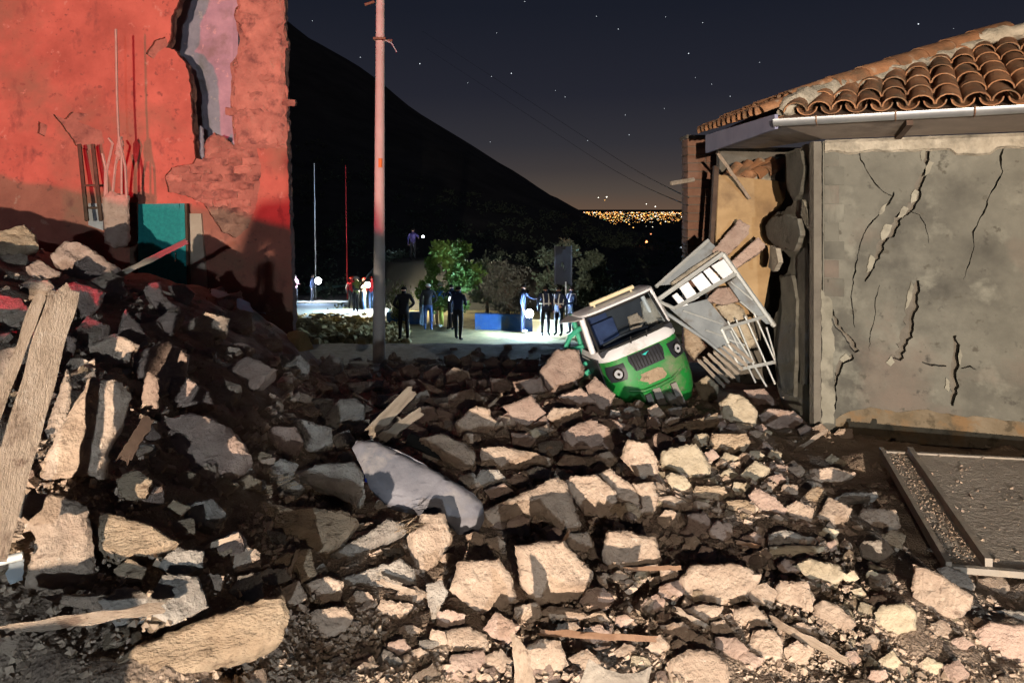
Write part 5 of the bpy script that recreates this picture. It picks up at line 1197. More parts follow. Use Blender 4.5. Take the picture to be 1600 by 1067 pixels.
# ------------------------------------------------------------------ cracked house on the right
WC = Vector((2.90, 6.90, 0.0)); WD = Vector((.894, -.447, 0)); WN = Vector((-.447, -.894, 0)); SD = Vector((.045, 1.0, 0)).normalized()
def on_wall(x, y, off=0.0):
    o = WC + WN * off; d = Vector(((x - 800) / F, 1, -(y - HY) / F)); C = Vector((0, 0, CZ))
    return C + d * (WN.dot(o - C) / WN.dot(d))
def on_side(x, y, off=0.0):
    nn = Vector((-SD.y, SD.x, 0)); o = WC + nn * off; d = Vector(((x - 800) / F, 1, -(y - HY) / F)); C = Vector((0, 0, CZ))
    return C + d * (nn.dot(o - C) / nn.dot(d))
hs = empty('cracked_house', WC, 'grey rendered house with wide cracks and a clay tile roof', 'house')
def crack(pts, w):
    """closed outline around a polyline, w = list of half widths in pixels"""
    pl = [tuple(float(q) for q in t.split(',')) for t in pts.split()]; n = len(pl); L_, R_ = [], []; rnd = random.Random(int(pl[0][0]))
    fine = []
    for i in range(n - 1):
        k = max(2, int(math.hypot(pl[i + 1][0] - pl[i][0], pl[i + 1][1] - pl[i][1]) / 5))
        for q in range(k): t = q / k; fine.append((pl[i][0] + (pl[i + 1][0] - pl[i][0]) * t, pl[i][1] + (pl[i + 1][1] - pl[i][1]) * t, w[i] + (w[i + 1] - w[i]) * t))
    fine.append((*pl[-1], w[-1]))
    for i, (x, y, h) in enumerate(fine):
        a, b = fine[max(i - 1, 0)], fine[min(i + 1, len(fine) - 1)]; dx, dy = b[0] - a[0], b[1] - a[1]; L = math.hypot(dx, dy) + 1e-6
        e = rnd.uniform(.55, 1.4); f = rnd.uniform(.55, 1.4); jx = rnd.uniform(-1.2, 1.2)
        L_.append((x + jx - dy / L * h * e, y + dx / L * h * e)); R_.append((x + jx + dy / L * h * f, y - dx / L * h * f))
    return L_ + R_[::-1]
CR = [crack('1452,226 1448,246 1450,262 1434,290 1438,304 1424,322 1402,342 1398,356 1380,378 1370,402 1352,440', [2.5, 4.5, 2.6, 4.8, 3.0, 6.0, 5.0, 8.0, 5.5, 5.0, 1.0]), crack('1338,226 1346,250 1352,262 1366,286 1380,300 1392,306', [.5, 1.0, .5, 1.1, .5, .8]), crack('1397,300 1389,318 1372,336 1362,348 1352,362 1346,376 1340,400 1336,424 1331,448 1331,478 1335,512', [1.4, 1.8, .7, 1.2, .6, 1.0, .6, 1.2, .7, 1.0, .5]),
      crack('1374,446 1366,476 1368,490 1360,520 1358,548', [.4, .9, .5, .8, .3]), crack('1569,222 1563,250 1566,268 1556,290 1546,304 1540,326 1530,344 1521,362 1522,384 1514,412 1506,436', [1.2, 1.9, .7, 1.6, .6, 1.8, .6, 1.3, .5, 1.0, .3]),
      crack('1434,438 1430,466 1423,494 1414,530 1402,562', [3, 7.0, 9.0, 8.0, 6.0]), crack('1297,478 1306,506 1318,522 1331,534 1338,550', [2.4, 4.6, 3.6, 5.0, 5.0]), crack('1334,556 1314,566 1308,584 1304,604 1306,640', [3.4, 4.6, 3.4, 2.2, .9]), crack('1492,524 1496,556 1489,580 1492,604 1487,634', [3, 6.0, 5, 6.4, 2]), crack('1440,566 1456,570 1478,572', [.8, 1.5, 1.0]), crack('1420,330 1436,336 1446,352 1452,380', [.4, .8, .6, .3]), crack('1502,576 1516,572 1526,578', [.8, 1.2, .5])]
def wall_pt(s, z): return WC + WD * s + Vector((0, 0, z))
front = [wall_pt(0, -.35), wall_pt(4.6, -.35), wall_pt(4.6, 2.62), wall_pt(0, 2.62)]
plate('front_wall', front, .092, 'concrete', hs, [[on_wall(*q) for q in c] for c in CR])
plate('wall_core', [q - WN * .095 for q in (wall_pt(.01, -.35), wall_pt(4.6, -.35), wall_pt(4.6, 2.62), wall_pt(.01, 2.62))], .16, 'concrete_dark', hs)
for k, t_ in enumerate(('1443,224 1449,226 1446,246 1440,252 1438,240', '1452,250 1460,254 1452,270 1444,276 1446,262', '1430,296 1436,300 1432,314 1424,318 1424,304', '1412,322 1420,326 1410,340 1402,340', '1384,350 1394,352 1388,368 1378,376 1376,364', '1360,398 1368,404 1360,424 1354,426', '1386,318 1382,330 1374,336 1376,326', '1424,440 1428,450 1420,478 1414,484 1418,460', '1392,556 1398,566 1392,572 1384,566', '1500,540 1504,556 1500,572 1497,556', '1478,590 1484,596 1482,612 1476,606', '1322,552 1330,560 1318,566 1312,562')):
    plate('spalled_render', [on_wall(*[float(q) for q in v.split(',')], .012 + .004 * (k % 3)) for v in t_.split()], .012, 'concrete_pale', hs, cell=.03, seed=30 + k)
# dirt stained plinth: own colour of the wall foot
slab_m = mat('plinth_stain', (.10, .075, .045, 1), (.185, .15, .105, 1), 3, .95, .6, 14, detail=10, stain=[((.16, .10, .05, 1), 5, .5, .62, (1, 1, .5)), ((.07, .055, .035, 1), 8, .55, .66, (1, 1, .4))])
pb_ = [on_wall(1306, 655, .006), on_wall(1330, 642, .006), on_wall(1360, 636, .006), on_wall(1400, 644, .006), on_wall(1440, 640, .006), on_wall(1500, 650, .006), on_wall(1560, 655, .006), on_wall(1640, 668, .006)]
zb = -.34
plate('plinth', pb_ + [Vector((pb_[-1].x, pb_[-1].y, zb)), Vector((pb_[0].x, pb_[0].y, zb))], .004, 'plinth_stain', hs, cell=.05)
# pale corner strip with scored quoins
for i in range(15):
    z0 = 2.55 - i * .172
    hgt = .166 if z0 > .05 else .12
    wq = .17 if i % 2 else .125
    if z0 - hgt < -.3: break
    c = wall_pt(wq / 2 + .012, z0 - hgt / 2) + WN * .004
    fr = Matrix((WD, -WN, Vector((0, 0, 1)))).transposed()
    if i <= 7: box('quoin', c, (wq, .012 + .006 * (i % 3 == 1), hgt), 'concrete', hs, fr, .004)
plate('corner_render', [on_wall(x, y, .012) for x, y in ((1283, 452), (1292, 462), (1300, 470), (1299, 500), (1304, 540), (1301, 580), (1305, 620), (1303, 662), (1284, 662))], .01, 'concrete_pale', hs, cell=.04, seed=5)
# rough mortar band under the eaves
bmv, bmf = [], []
N = 90
for i in range(N + 1):
    s = .02 + 4.5 * i / N
    lo = 2.50 + .03 * noise.noise(Vector((s * 6, 1, 0))) - (.05 if 1.05 < s < 1.35 else 0); hi = 2.63
    for z, o in ((lo, .004), (lo + .02, .035 + .015 * noise.noise(Vector((s * 9, 2, 0)))), (hi - .03, .045 + .02 * noise.noise(Vector((s * 8, 3, 0)))), (hi, .01)): bmv.append(wall_pt(s, z) + WN * o)
for i in range(N):
    for j in range(3): q = i * 4 + j; bmf.append((q, q + 4, q + 5, q + 1))
pydata('mortar_band', bmv, bmf, 'mortar', hs)
# torn side wall
side = '1282,224 1262,226 1246,232 1227,240 1228,290 1240,316 1226,330 1212,334 1200,345 1196,358 1200,374 1212,384 1226,394 1236,402 1230,426 1217,432 1221,450 1217,480 1208,500 1210,560 1216,612 1240,690 1283,700'
plate('side_wall', [on_side(*[float(q) for q in t.split(',')]) for t in side.split()], .16, 'concrete', hs, cell=.07, seed=8)
def side_piece(nm, s, off, th, m='concrete', tilt=None):
    return plate(nm, [on_side(*[float(q) for q in t.split(',')], off) for t in s.split()], th, m, hs, cell=.05, seed=int(off * 1000))
side_piece('render_flap', '1196,352 1208,340 1224,336 1246,342 1250,368 1240,392 1222,388 1206,380 1198,368', .10, .05)
side_piece('render_flap', '1253,312 1260,326 1268,366 1258,352 1251,336', .07, .04, 'concrete_pale')
side_piece('render_flap', '1228,242 1250,236 1256,260 1250,300 1240,314 1230,290', .05, .04)
side_piece('render_flap', '1219,434 1236,430 1244,470 1242,560 1240,620 1222,612 1214,560 1222,480', .06, .04)
side_piece('render_flap', '1203,384 1212,388 1216,410 1208,424 1200,418', .16, .05, 'mortar')
side_piece('render_flap', '1246,400 1262,380 1266,480 1262,600 1250,600 1246,480', .03, .02)
box('corner_post', WC + Vector((-.045, .06, 1.14)), (.07, .10, 2.96), 'concrete_dark', hs)
# dark room behind the torn wall
plate('room_wall', [Vector((3.9, 9.8, -.6)), Vector((2.75, 9.8, -.6)), Vector((2.75, 9.8, 2.8)), Vector((3.9, 9.8, 2.8))], .15, 'concrete_dark', hs)
plate('far_wall', [Vector((7.0, 4.85, -.6)), Vector((7.6, 9.8, -.6)), Vector((7.6, 9.8, 2.62)), Vector((7.0, 4.85, 2.62))], .15, 'concrete', hs)
plate('back_wall', [Vector((3.9, 9.8, -.6)), Vector((7.6, 9.8, -.6)), Vector((7.6, 9.8, 2.62)), Vector((3.9, 9.8, 2.62))], .15, 'concrete_dark', hs)
# roof: front slope, hip, left slope
E0 = WC + WN * .55 - WD * .34; E0.z = 2.80
IN = -WN; SL = .45
UP = (IN + Vector((0, 0, SL))).normalized(); RN = WD.cross(UP); 
if RN.z < 0: RN = -RN
MAXM = 1.70
def roof_pt(s, m, h=0.0): return E0 + WD * s + IN * m + Vector((0, 0, SL * m)) + RN * h
plate('roof_deck', [roof_pt(.02, 0), roof_pt(5.2, 0), roof_pt(5.2, MAXM), roof_pt(MAXM, MAXM)], .03, 'wood_dark', hs)
C1 = P(1106, 214, 9.1)
rt_ = roof_pt(MAXM, MAXM)
pydata('left_slope', [E0, C1, C1 + Vector((2.2, .6, 1.0)), rt_, E0 - Vector((0, 0, .03)), C1 - Vector((0, 0, .03)), C1 + Vector((2.2, .6, .97)), rt_ - Vector((0, 0, .03))], [(0, 3, 2, 1), (4, 5, 6, 7), (0, 1, 5, 4), (1, 2, 6, 5), (2, 3, 7, 6), (3, 0, 4, 7)], 'tile_clay', hs)
def half_tile(r0, r1, L, th=.012, seg=7, inv=False):
    vs_, fs = [], []
    for k, (r_, y) in enumerate(((r0, 0), (r1, L))):
        for t in (0, th):
            for i in range(seg + 1):
                a = math.pi * i / seg; sg = -1 if inv else 1
                vs_.append((math.cos(a) * (r_ - t), y, sg * math.sin(a) * (r_ - t) * .85))
    n = seg + 1
    for i in range(seg):
        o0, i0, o1, i1 = i, n + i, 2 * n + i, 3 * n + i
        fs += [(o0, o1, o1 + 1, o0 + 1), (i0, i0 + 1, i1 + 1, i1), (o0, o0 + 1, i0 + 1, i0), (o1, i1, i1 + 1, o1 + 1)]
    me = bpy.data.meshes.new('tile'); me.from_pydata(vs_, [], fs if not inv else [f[::-1] for f in fs]); me.update()
    me.polygons.foreach_set('use_smooth', [True] * len(me.polygons)); me.set_sharp_from_angle(angle=R(45)); me.materials.append(M['tile_clay']); return me
COVER, PAN = half_tile(.098, .080, .42), half_tile(.085, .095, .42, inv=True)
def put_tile(me, p, ax, ay, az, parent):
    o = bpy.data.objects.new('tile', me); COL.objects.link(o)
    o.matrix_world = Matrix(((ax.x, ay.x, az.x, p.x), (ax.y, ay.y, az.y, p.y), (ax.z, ay.z, az.z, p.z), (0, 0, 0, 1)))
    o.parent = parent; o.matrix_parent_inverse = root_matrix(parent).inverted(); return o
rnd = random.Random(12)
PITCH, ROW = .192, .315
for i in range(17):
    s = .16 + i * PITCH
    for kind in (0, 1):
        ss = s + (PITCH / 2 if kind else 0); k = 0
        while True:
            m0 = -.05 + k * ROW * .89
            if m0 + .12 > min(ss, MAXM - .02): break
            h = .035 + (.0 if not kind else .02) + .012 * (0 if kind else 1)
            ay = UP.copy(); ay.rotate(Matrix.Rotation(R(rnd.uniform(-5, 5)), 3, RN)); tilt = Matrix.Rotation(R(-2.5 + rnd.uniform(-2.5, 2.5)), 3, WD); ay.rotate(tilt)
            ax = WD - ay * WD.dot(ay); ax.normalize(); az = ax.cross(ay)
            put_tile(PAN if kind else COVER, roof_pt(ss, m0, h + (.05 if not kind else .04) - (.035 if not kind else 0)), ax, ay, az, hs)
            k += 1
# hip tiles and ridge
hip_d = (roof_pt(MAXM, MAXM) - roof_pt(0, 0)); hl = hip_d.length; hip_d.normalize()
HIPT = half_tile(.135, .115, .46)
for i in range(6):
    p = roof_pt(0, 0) + hip_d * (.62 + i * .36) + Vector((0, 0, .10)); ax = hip_d.cross(Vector((0, 0, 1))).normalized(); az = ax.cross(hip_d)
    put_tile(HIPT, p, ax, hip_d, az, hs)
for i in range(7):
    p = roof_pt(MAXM - .05 + i * .4, MAXM) + Vector((0, 0, .09)); ax = WD.cross(Vector((0, 0, 1))).normalized(); put_tile(HIPT, p, ax, WD, ax.cross(WD), hs)
def mortar_strip(nm, pts, r_, seed):
    n = 40; q = []
    P_ = [Vector(p) for p in pts]
    for i in range(n + 1):
        t = i / n * (len(P_) - 1); j = min(int(t), len(P_) - 2); q.append(P_[j].lerp(P_[j + 1], t - j))
    vs_, fs = [], []; sg = 10
    for i, p in enumerate(q):
        fr = frame_of(q[min(i + 1, n)] - q[max(i - 1, 0)])
        for k in range(sg):
            a = 6.283 * k / sg; rr = r_ * (1 + .55 * noise.fractal(Vector((p.x * 7 + seed, p.y * 7, math.sin(a) * .9 + p.z * 7)), .8, 2, 4) + .2 * math.cos(a)); rr *= min(1, .4 + 4 * min(i, n - i) / n)
            vs_.append(p + fr @ Vector((math.cos(a) * rr, math.sin(a) * rr * .8, 0)))
    for i in range(n):
        for k in range(sg): fs.append((i * sg + k, i * sg + (k + 1) % sg, (i + 1) * sg + (k + 1) % sg, (i + 1) * sg + k))
    pydata(nm, vs_, fs, 'mortar', hs, None, True, 45)
mortar_strip('mortar_bed', [roof_pt(.03, .0) + Vector((0, 0, .05)), roof_pt(.28, .26) + Vector((0, 0, .10)), roof_pt(.60, .52) + Vector((0, 0, .09))], .10, 1)
mortar_strip('mortar_bed', [roof_pt(.62, .56, .09), roof_pt(1.2, 1.10, .09), roof_pt(1.9, 1.78, .09)], .062, 2)
mortar_strip('mortar_bed', [roof_pt(1.55, 1.62, .13), roof_pt(2.0, MAXM, .15), roof_pt(3.0, MAXM, .16), roof_pt(4.0, MAXM, .14)], .095, 3)
# gutter, soffit, rafters with their shadow stripes, fascia
gv, gf = [], []
n = 9; L0, L1 = E0 + WN * .06 - WD * .02 - Vector((0, 0, .055)), E0 + WN * .06 + WD * 5.0 - Vector((0, 0, .02))
for j, (p, fl) in enumerate(((L0, 0), (L1, 1))):
    for t in (0, .006):
        for i in range(n + 1):
            a = math.pi + math.pi * i / n; gv.append(p + WN * (-math.cos(a)) * (.06 - t) + Vector((0, 0, math.sin(a) * (.06 - t) + .03)))
k_ = n + 1
for i in range(n):
    o0, i0, o1, i1 = i, k_ + i, 2 * k_ + i, 3 * k_ + i
    gf += [(o0, o0 + 1, o1 + 1, o1), (i0, i1, i1 + 1, i0 + 1), (o0, i0, i0 + 1, o0 + 1), (o1, o1 + 1, i1 + 1, i1)]
gf += [(0, 2 * k_, 3 * k_, k_), (n, k_ + n, 3 * k_ + n, 2 * k_ + n)]
gut = pydata('gutter', gv, gf, 'gutter_metal', hs, None, True, 45)
for s in (.35, .95, 1.5, 2.3, 3.2):
    c = L0.lerp(L1, s / 5.0)
    tube('gutter_bracket', [c + WN * .068 + Vector((0, 0, .04)), c + WN * .06 + Vector((0, 0, -.01)), c + Vector((0, 0, -.036)), c - WN * .07 + Vector((0, 0, -.01))], .007, 'rusty', gut, 5)
sv = [E0 - Vector((0, 0, .06)), E0 + WD * 5.2 - Vector((0, 0, .06)), wall_pt(4.86, 2.64), wall_pt(0, 2.64), C1 - Vector((0, 0, .14)), on_side(1190, 236) + Vector((0, 0, .03))]
pydata('soffit', sv, [(0, 1, 2, 3), (0, 3, 5, 4)], 'soffit', hs)
for s in (.62, 1.62, 2.6):
    a = E0 + WD * (s + .42) - Vector((0, 0, .08)) - WN * .02; b = wall_pt(s, 2.645) + WN * .03; d = b - a
    box('rafter_and_shadow', (a + b) / 2 - Vector((0, 0, .012)), (.05, d.length, .05), 'wood_dark', hs, Matrix((d.cross(Vector((0, 0, 1))).normalized(), d.normalized(), d.cross(Vector((0, 0, 1))).normalized().cross(d.normalized()))).transposed())  # dark diagonal boxes also stand in for the shadows across the soffit
fa = [E0 + Vector((-.02, 0, .03)), C1 + Vector((-.03, 0, .02)), C1 + Vector((-.03, 0, -.20)), E0 + Vector((-.02, 0, -.10))]
plate('fascia', fa, .03, 'fascia_blue', hs)

for k in range(13):
    t = .05 + k * .076; p = E0.lerp(C1, t) + Vector((-.11, 0, .045 + .01 * (k % 2))); ay = Vector((1, .12, .34 + rnd.uniform(-.04, .04))).normalized(); az = Vector((-.34, 0, 1)); az = (az - ay * az.dot(ay)).normalized()
    put_tile(COVER, p, ay.cross(az), ay, az, hs)
    put_tile(COVER, p + ay * .3 + Vector((0, 0, .03)), ay.cross(az), ay, az, hs)
# brick pillar behind the house with a timber stub, collapsed roof panel
bp_ = empty('brick_pillar', P(1100, 470, 11.2), 'dark brown brick pillar behind the collapsed roof panel', 'pillar')
yy = 216; i = 0
while yy < 560:
    for j in range(2):
        x0 = 1074 + j * 29 + (6 if i % 2 and j else 0); x1 = 1074 + 29 + 29 * j + (6 if i % 2 and not j else 0)
        c = P((x0 + x1) / 2, yy + 6.5, 11.2); me_w = (x1 - x0 - 1.2) / F * 11.2
        box('brick', c + Vector((0, .2 + rnd.uniform(-.008, .008), 0)), (me_w, .4, 11.8 / F * 11.2), 'brick_brown', bp_, None, .006)
    yy += 13; i += 1
box('mortar_core', P(1103, 388, 11.2) + Vector((0, .22, 0)), (.52, .36, 3.3), 'concrete_dark', bp_)
box('cap', P(1103, 214, 11.2) + Vector((0, .2, 0)), (.60, .46, .05), 'concrete_dark', bp_)
tube('timber_stub', [P(1048, 287, 11.0), P(1084, 281, 11.1)], .035, 'wood_grey', bp_, 6)
cr = empty('collapsed_roof', P(1160, 480, 8.9), 'fallen roof section with a plywood ceiling and clay tiles on edge', 'roof')
plate('plywood_ceiling', [P(1124, 273, 9.0), P(1229, 285, 9.15), P(1227, 310, 9.1), P(1214, 335, 9.05), P(1206, 400, 9.0), P(1192, 500, 8.8), P(1113, 500, 8.75)], .03, 'plywood', cr)
plate('edge_beam', [P(1117, 258, 8.95), P(1124, 262, 8.95), P(1115, 380, 8.85), P(1112, 500, 8.7), P(1104, 500, 8.7), P(1109, 380, 8.85)], .08, 'wood_dark', cr)
for k in range(9):
    y = 270 + k * 12.5; p0 = P(1118 - k * .8, y + rnd.uniform(-2, 2), 9.02); p1 = P(1094 - k * 1.0 + rnd.uniform(-3, 3), y + 6 + rnd.uniform(-2, 2), 8.9)
    d = (p0 - p1).normalized(); az = Vector((0, -1, .25)); az = (az - d * az.dot(d)).normalized(); ax = d.cross(az)
    o = put_tile(COVER, p1, ax, d, az, cr); o.data = COVER
    o.matrix_world = o.matrix_world @ Matrix.Scale(.8, 4)
for k in range(5):
    p0 = P(1150 + k * 17, 276 - k * 3, 9.25); p1 = P(1126 + k * 17, 294 - k * 6, 9.15); p0 = P(1175 + k * 13, 236 + k * 4, 9.4)
    d = (p0 - p1).normalized(); az = Vector((0, -.6, .8)); az = (az - d * az.dot(d)).normalized(); put_tile(COVER, p1, d.cross(az), d, az, cr)
mortar_o = slab_px('mortar_lump', '1130,280 1150,258 1190,250 1215,256 1210,282 1170,278', 60, -.1, 'mortar', None, None, Y=9.22, parent=cr)
board('loose_lath', P(1122, 240, 8.3), P(1171, 310, 8.9), .035, .03, 'wood_pale', 'thin lath hanging from the soffit across the plywood', 'lath', seed=21)
for s, dY, lab in (('1113,392 1155,342 1172,352 1170,366 1128,408 1118,402', 0, 'upper squared brown beam end above the cargo cage'), ('1143,408 1185,370 1196,382 1194,388 1150,420 1144,416', .0, 'lower squared brown beam end above the cargo cage')):
    slab_px('beam_end', s, 68, -.16, 'adobe_pink', lab, 'beam', 'beam ends over the cage', Y=8.35, az=10, rough=.008, rr=.012)

# ------------------------------------------------------------------ green cargo tricycle, rolled on its side against the rubble
TO = P(1030, 655, 7.75); TM = Matrix.Translation(TO) @ Matrix.Rotation(R(10), 4, 'Z') @ Matrix.Rotation(R(-21), 4, 'Y') @ Matrix.Rotation(R(-5), 4, 'X') @ Matrix.Diagonal((.80, .84, .93, 1))
tri = empty('cargo_tricycle', TO, 'crushed green and white cargo tricycle tilted on the rubble beside the house', 'tricycle')
def tz(v):
    v = Vector(v)
    if v.z > 1.0: v.z = 1.0 + (v.z - 1.0) * .80
    return v
def tmesh(nm, vs_, fs, m, smooth=True, sharp=40, parent=None): return pydata(nm, [TM @ tz(v) for v in vs_], fs, m, parent or tri, None, smooth, sharp)
def ttube(nm, pts, r_, m, parent=None, seg=8): return tube(nm, [TM @ tz(p) for p in pts], r_ * .88, m, parent or tri, seg)
def outline(hw, fy, by, e=.42, n=26):
    o = []
    for i in range(n + 1):
        a = -math.pi / 2 + math.pi * i / n; s, c = math.sin(a), math.cos(a)
        o.append((hw * math.copysign(abs(s) ** e, s), by + (fy - by) * abs(c) ** e))
    return o
def loft(nm, levels, m, cap_top=False, cap_bot=False, parent=None, e=.42):
    vs_, fs = [], []; n = 27
    for z, hw, fy, by in levels:
        vs_ += [(x, y, z) for x, y in outline(hw, fy, by, e)]
    for j in range(len(levels) - 1):
        for i in range(n - 1): q = j * n + i; fs.append((q, q + 1, q + n + 1, q + n))
    if cap_top: fs.append(tuple((len(levels) - 1) * n + i for i in range(n)))
    if cap_bot: fs.append(tuple(reversed(range(n))))
    return tmesh(nm, vs_, fs, m, parent=parent)
loft('nose_body', [(.18, .50, -.40, .30), (.30, .545, -.50, .32), (.42, .565, -.555, .32), (.56, .575, -.58, .34), (.70, .575, -.575, .36), (.80, .57, -.555, .36), (.945, .555, -.49, .36)], 'green_paint', parent=tri)
loft('cowl', [(.905, .572, -.530, .36), (.918, .578, -.535, .36), (.955, .572, -.512, .36), (.99, .56, -.475, .36), (1.015, .55, -.445, .36)], 'white_paint')
def front_y(z, x):
    lv = [(.18, .50, -.40), (.30, .545, -.50), (.42, .565, -.555), (.56, .575, -.58), (.70, .575, -.575), (.80, .57, -.555), (.875, .56, -.52), (1.015, .55, -.445), (1.53, .50, -.27)]
    for (z0, h0, f0), (z1, h1, f1) in zip(lv, lv[1:]):
        if z <= z1: t = (z - z0) / (z1 - z0); hw, fy = h0 + (h1 - h0) * t, f0 + (f1 - f0) * t; break
    by = .36; s = min(.999, abs(x) / hw) ** (1 / .42); c = math.sqrt(max(0, 1 - s * s)); return by + (fy - by) * c ** .42
def patch(nm, xs, zs, m, proud=.008, smooth=True, parent=None, thick=0.0):
    """panel that follows the nose: xs(z) left and right edge for each z"""
    vs_, fs = [], []; n = 12
    for z in zs:
        a, b = xs(z)
        for i in range(n + 1): x = a + (b - a) * i / n; vs_.append((x, front_y(z, x) - proud, z))
    for j in range(len(zs) - 1):
        for i in range(n): q = j * (n + 1) + i; fs.append((q, q + 1, q + n + 2, q + n + 1))
    if thick:
        N0 = len(vs_); vs_ += [(x, y + thick, z) for x, y, z in vs_]; W = n + 1; J = len(zs)
        rim = list(range(W)) + [j * W + n for j in range(1, J)] + [(J - 1) * W + i for i in range(n - 1, -1, -1)] + [j * W for j in range(J - 2, 0, -1)]
        for i in range(len(rim)): a, b = rim[i], rim[(i + 1) % len(rim)]; fs.append((b, a, a + N0, b + N0))
    return tmesh(nm, vs_, fs, m, smooth, parent=parent)
glass('windshield_glass', (.80, .88, .92, 1), .10)
zz = [1.035 + i * .05 for i in range(10)]
patch('windshield', lambda z: (-.47 + (z - 1.03) * .06, .47 - (z - 1.03) * .06), zz, 'windshield_glass', .0)
def rim_pts(z0, z1, w0, w1, proud):
    p = []
    for x in [(-w0 + 2 * w0 * i / 10) for i in range(11)]: p.append((x, front_y(z0, x) - proud, z0))
    for z in [z0 + (z1 - z0) * i / 6 for i in range(1, 7)]: x = w0 + (w1 - w0) * (z - z0) / (z1 - z0); p.append((x, front_y(z, x) - proud, z))
    for x in [(w1 - 2 * w1 * i / 10) for i in range(1, 11)]: p.append((x, front_y(z1, x) - proud, z1))
    for z in [z1 - (z1 - z0) * i / 6 for i in range(1, 7)]: x = -(w0 + (w1 - w0) * (z - z0) / (z1 - z0)); p.append((x, front_y(z, x) - proud, z))
    return p + [p[0]]
ttube('windshield_seal', rim_pts(1.025, 1.495, .485, .455, .004), .017, 'rubber')
for sg in (-1, 1):
    ttube('pillar', [(sg * .535, front_y(1.0, .53) + .02, 1.0), (sg * .515, front_y(1.25, .5) + .03, 1.25), (sg * .49, front_y(1.5, .47) + .03, 1.53)], .038, 'white_paint')
    ttube('rear_pillar', [(sg * .55, .36, .3), (sg * .54, .36, 1.0), (sg * .50, .36, 1.53)], .03, 'green_tube' if sg < 0 else 'white_paint')
loft('roof', [(1.505, .51, -.29, .22), (1.52, .53, -.34, .25), (1.545, .525, -.33, .25), (1.562, .49, -.26, .22), (1.572, .40, -.15, .16)], 'white_paint', True, True, e=.35)
rk = ttube('roof_rack', [(-.33, -.12, 1.625), (.30, -.12, 1.625)], .026, 'rack_cream')
for x in (-.28, .25): ttube('rack_foot', [(x, -.12, 1.57), (x, -.12, 1.62)], .014, 'rack_cream', rk)
tmesh('sun_visor', [(-.60, -.20, 1.50), (-.53, -.34, 1.51), (-.53, .45, 1.51), (-.72, .35, 1.47), (-.60, -.20, 1.515), (-.53, -.34, 1.525), (-.53, .45, 1.525), (-.72, .35, 1.485)], [(3, 2, 1, 0), (4, 5, 6, 7), (0, 1, 5, 4), (1, 2, 6, 5), (2, 3, 7, 6), (3, 0, 4, 7)], 'white_paint', False)
# grille, emblem, headlights, bumper recess, wipers
gr = patch('grille', lambda z: (-.235 + abs(z - .84) * .35, .235 - abs(z - .84) * .35), [.725 + i * .024 for i in range(8)], 'black_plastic', .022, thick=.03)
for i in range(10):
    x = -.19 + i * .042; ttube('grille_slat', [(x, front_y(.74, x) - .026, .74), (x, front_y(.815, x) - .028, .815), (x, front_y(.88, x) - .026, .88)], .006, 'rubber', gr, 5)
tmesh('emblem', [(-.05, front_y(.855, 0) - .036, .86), (-.01, front_y(.85, 0) - .037, .843), (.05, front_y(.86, 0) - .036, .87), (.005, front_y(.86, 0) - .036, .866), (-.05, front_y(.855, 0) - .028, .86), (-.01, front_y(.85, 0) - .028, .843), (.05, front_y(.86, 0) - .028, .87), (.005, front_y(.86, 0) - .028, .866)], [(0, 1, 2, 3), (7, 6, 5, 4), (0, 4, 5, 1), (1, 5, 6, 2), (2, 6, 7, 3), (3, 7, 4, 0)], 'teal_emblem', False, parent=gr)
def headlight(sg):
    cx, cz = sg * .41, .765
    hl_ = patch('headlight', lambda z: tuple(sorted((sg * (.30 + max(0, .74 - z) * .55), sg * (.525 - abs(z - .77) * .2)))), [.685 + i * .024 for i in range(8)], 'black_plastic', .014, thick=.02)
    for r0, r1, dd, m, nm in ((.064, .046, .03, 'chrome', 'lens_ring'), (.046, .0, .036, 'cloth_grey', 'lens'), (.016, .0, .044, 'chrome', 'bulb_cap')):
        vs_, fs = [], []; n = 18
        for r_, off in ((r0, 0), (r0, .012), (max(r1, .0005), .014)):
            for i in range(n): a = 6.283 * i / n; x, z = cx + math.cos(a) * r_, cz + math.sin(a) * r_; vs_.append((x, front_y(cz, cx) - dd - off + (abs(x) - abs(cx)) * .55 + .012, z))
        for j in range(2):
            for i in range(n): fs.append((j * n + i, j * n + (i + 1) % n, (j + 1) * n + (i + 1) % n, (j + 1) * n + i))
        tmesh(nm, vs_, fs, m, parent=hl_)
headlight(-1); headlight(1)
patch('bumper_dust', lambda z: (-.20 + abs(z - .63) * 1.3 + .02 * math.sin(z * 90), .17 - abs(z - .60) * 1.2 + .02 * math.sin(z * 70)), [.545 + i * .026 for i in range(6)], 'adobe_straw', .006, thick=.02)
ttube('bumper_lip', [(-.36, front_y(.44, .36) - .015, .56), (-.2, front_y(.41, .2) - .035, .505), (0, front_y(.4, 0) - .05, .495), (.2, front_y(.41, .2) - .035, .505), (.36, front_y(.44, .36) - .015, .56)], .022, 'green_paint')
for x in (-.10, .12): ttube('wiper', [(x, front_y(1.0, x) - .03, 1.0), (x + .02, front_y(1.05, x) - .035, 1.06), (x + .03, front_y(1.05, x) - .03, 1.08)], .009, 'rubber', None, 5)
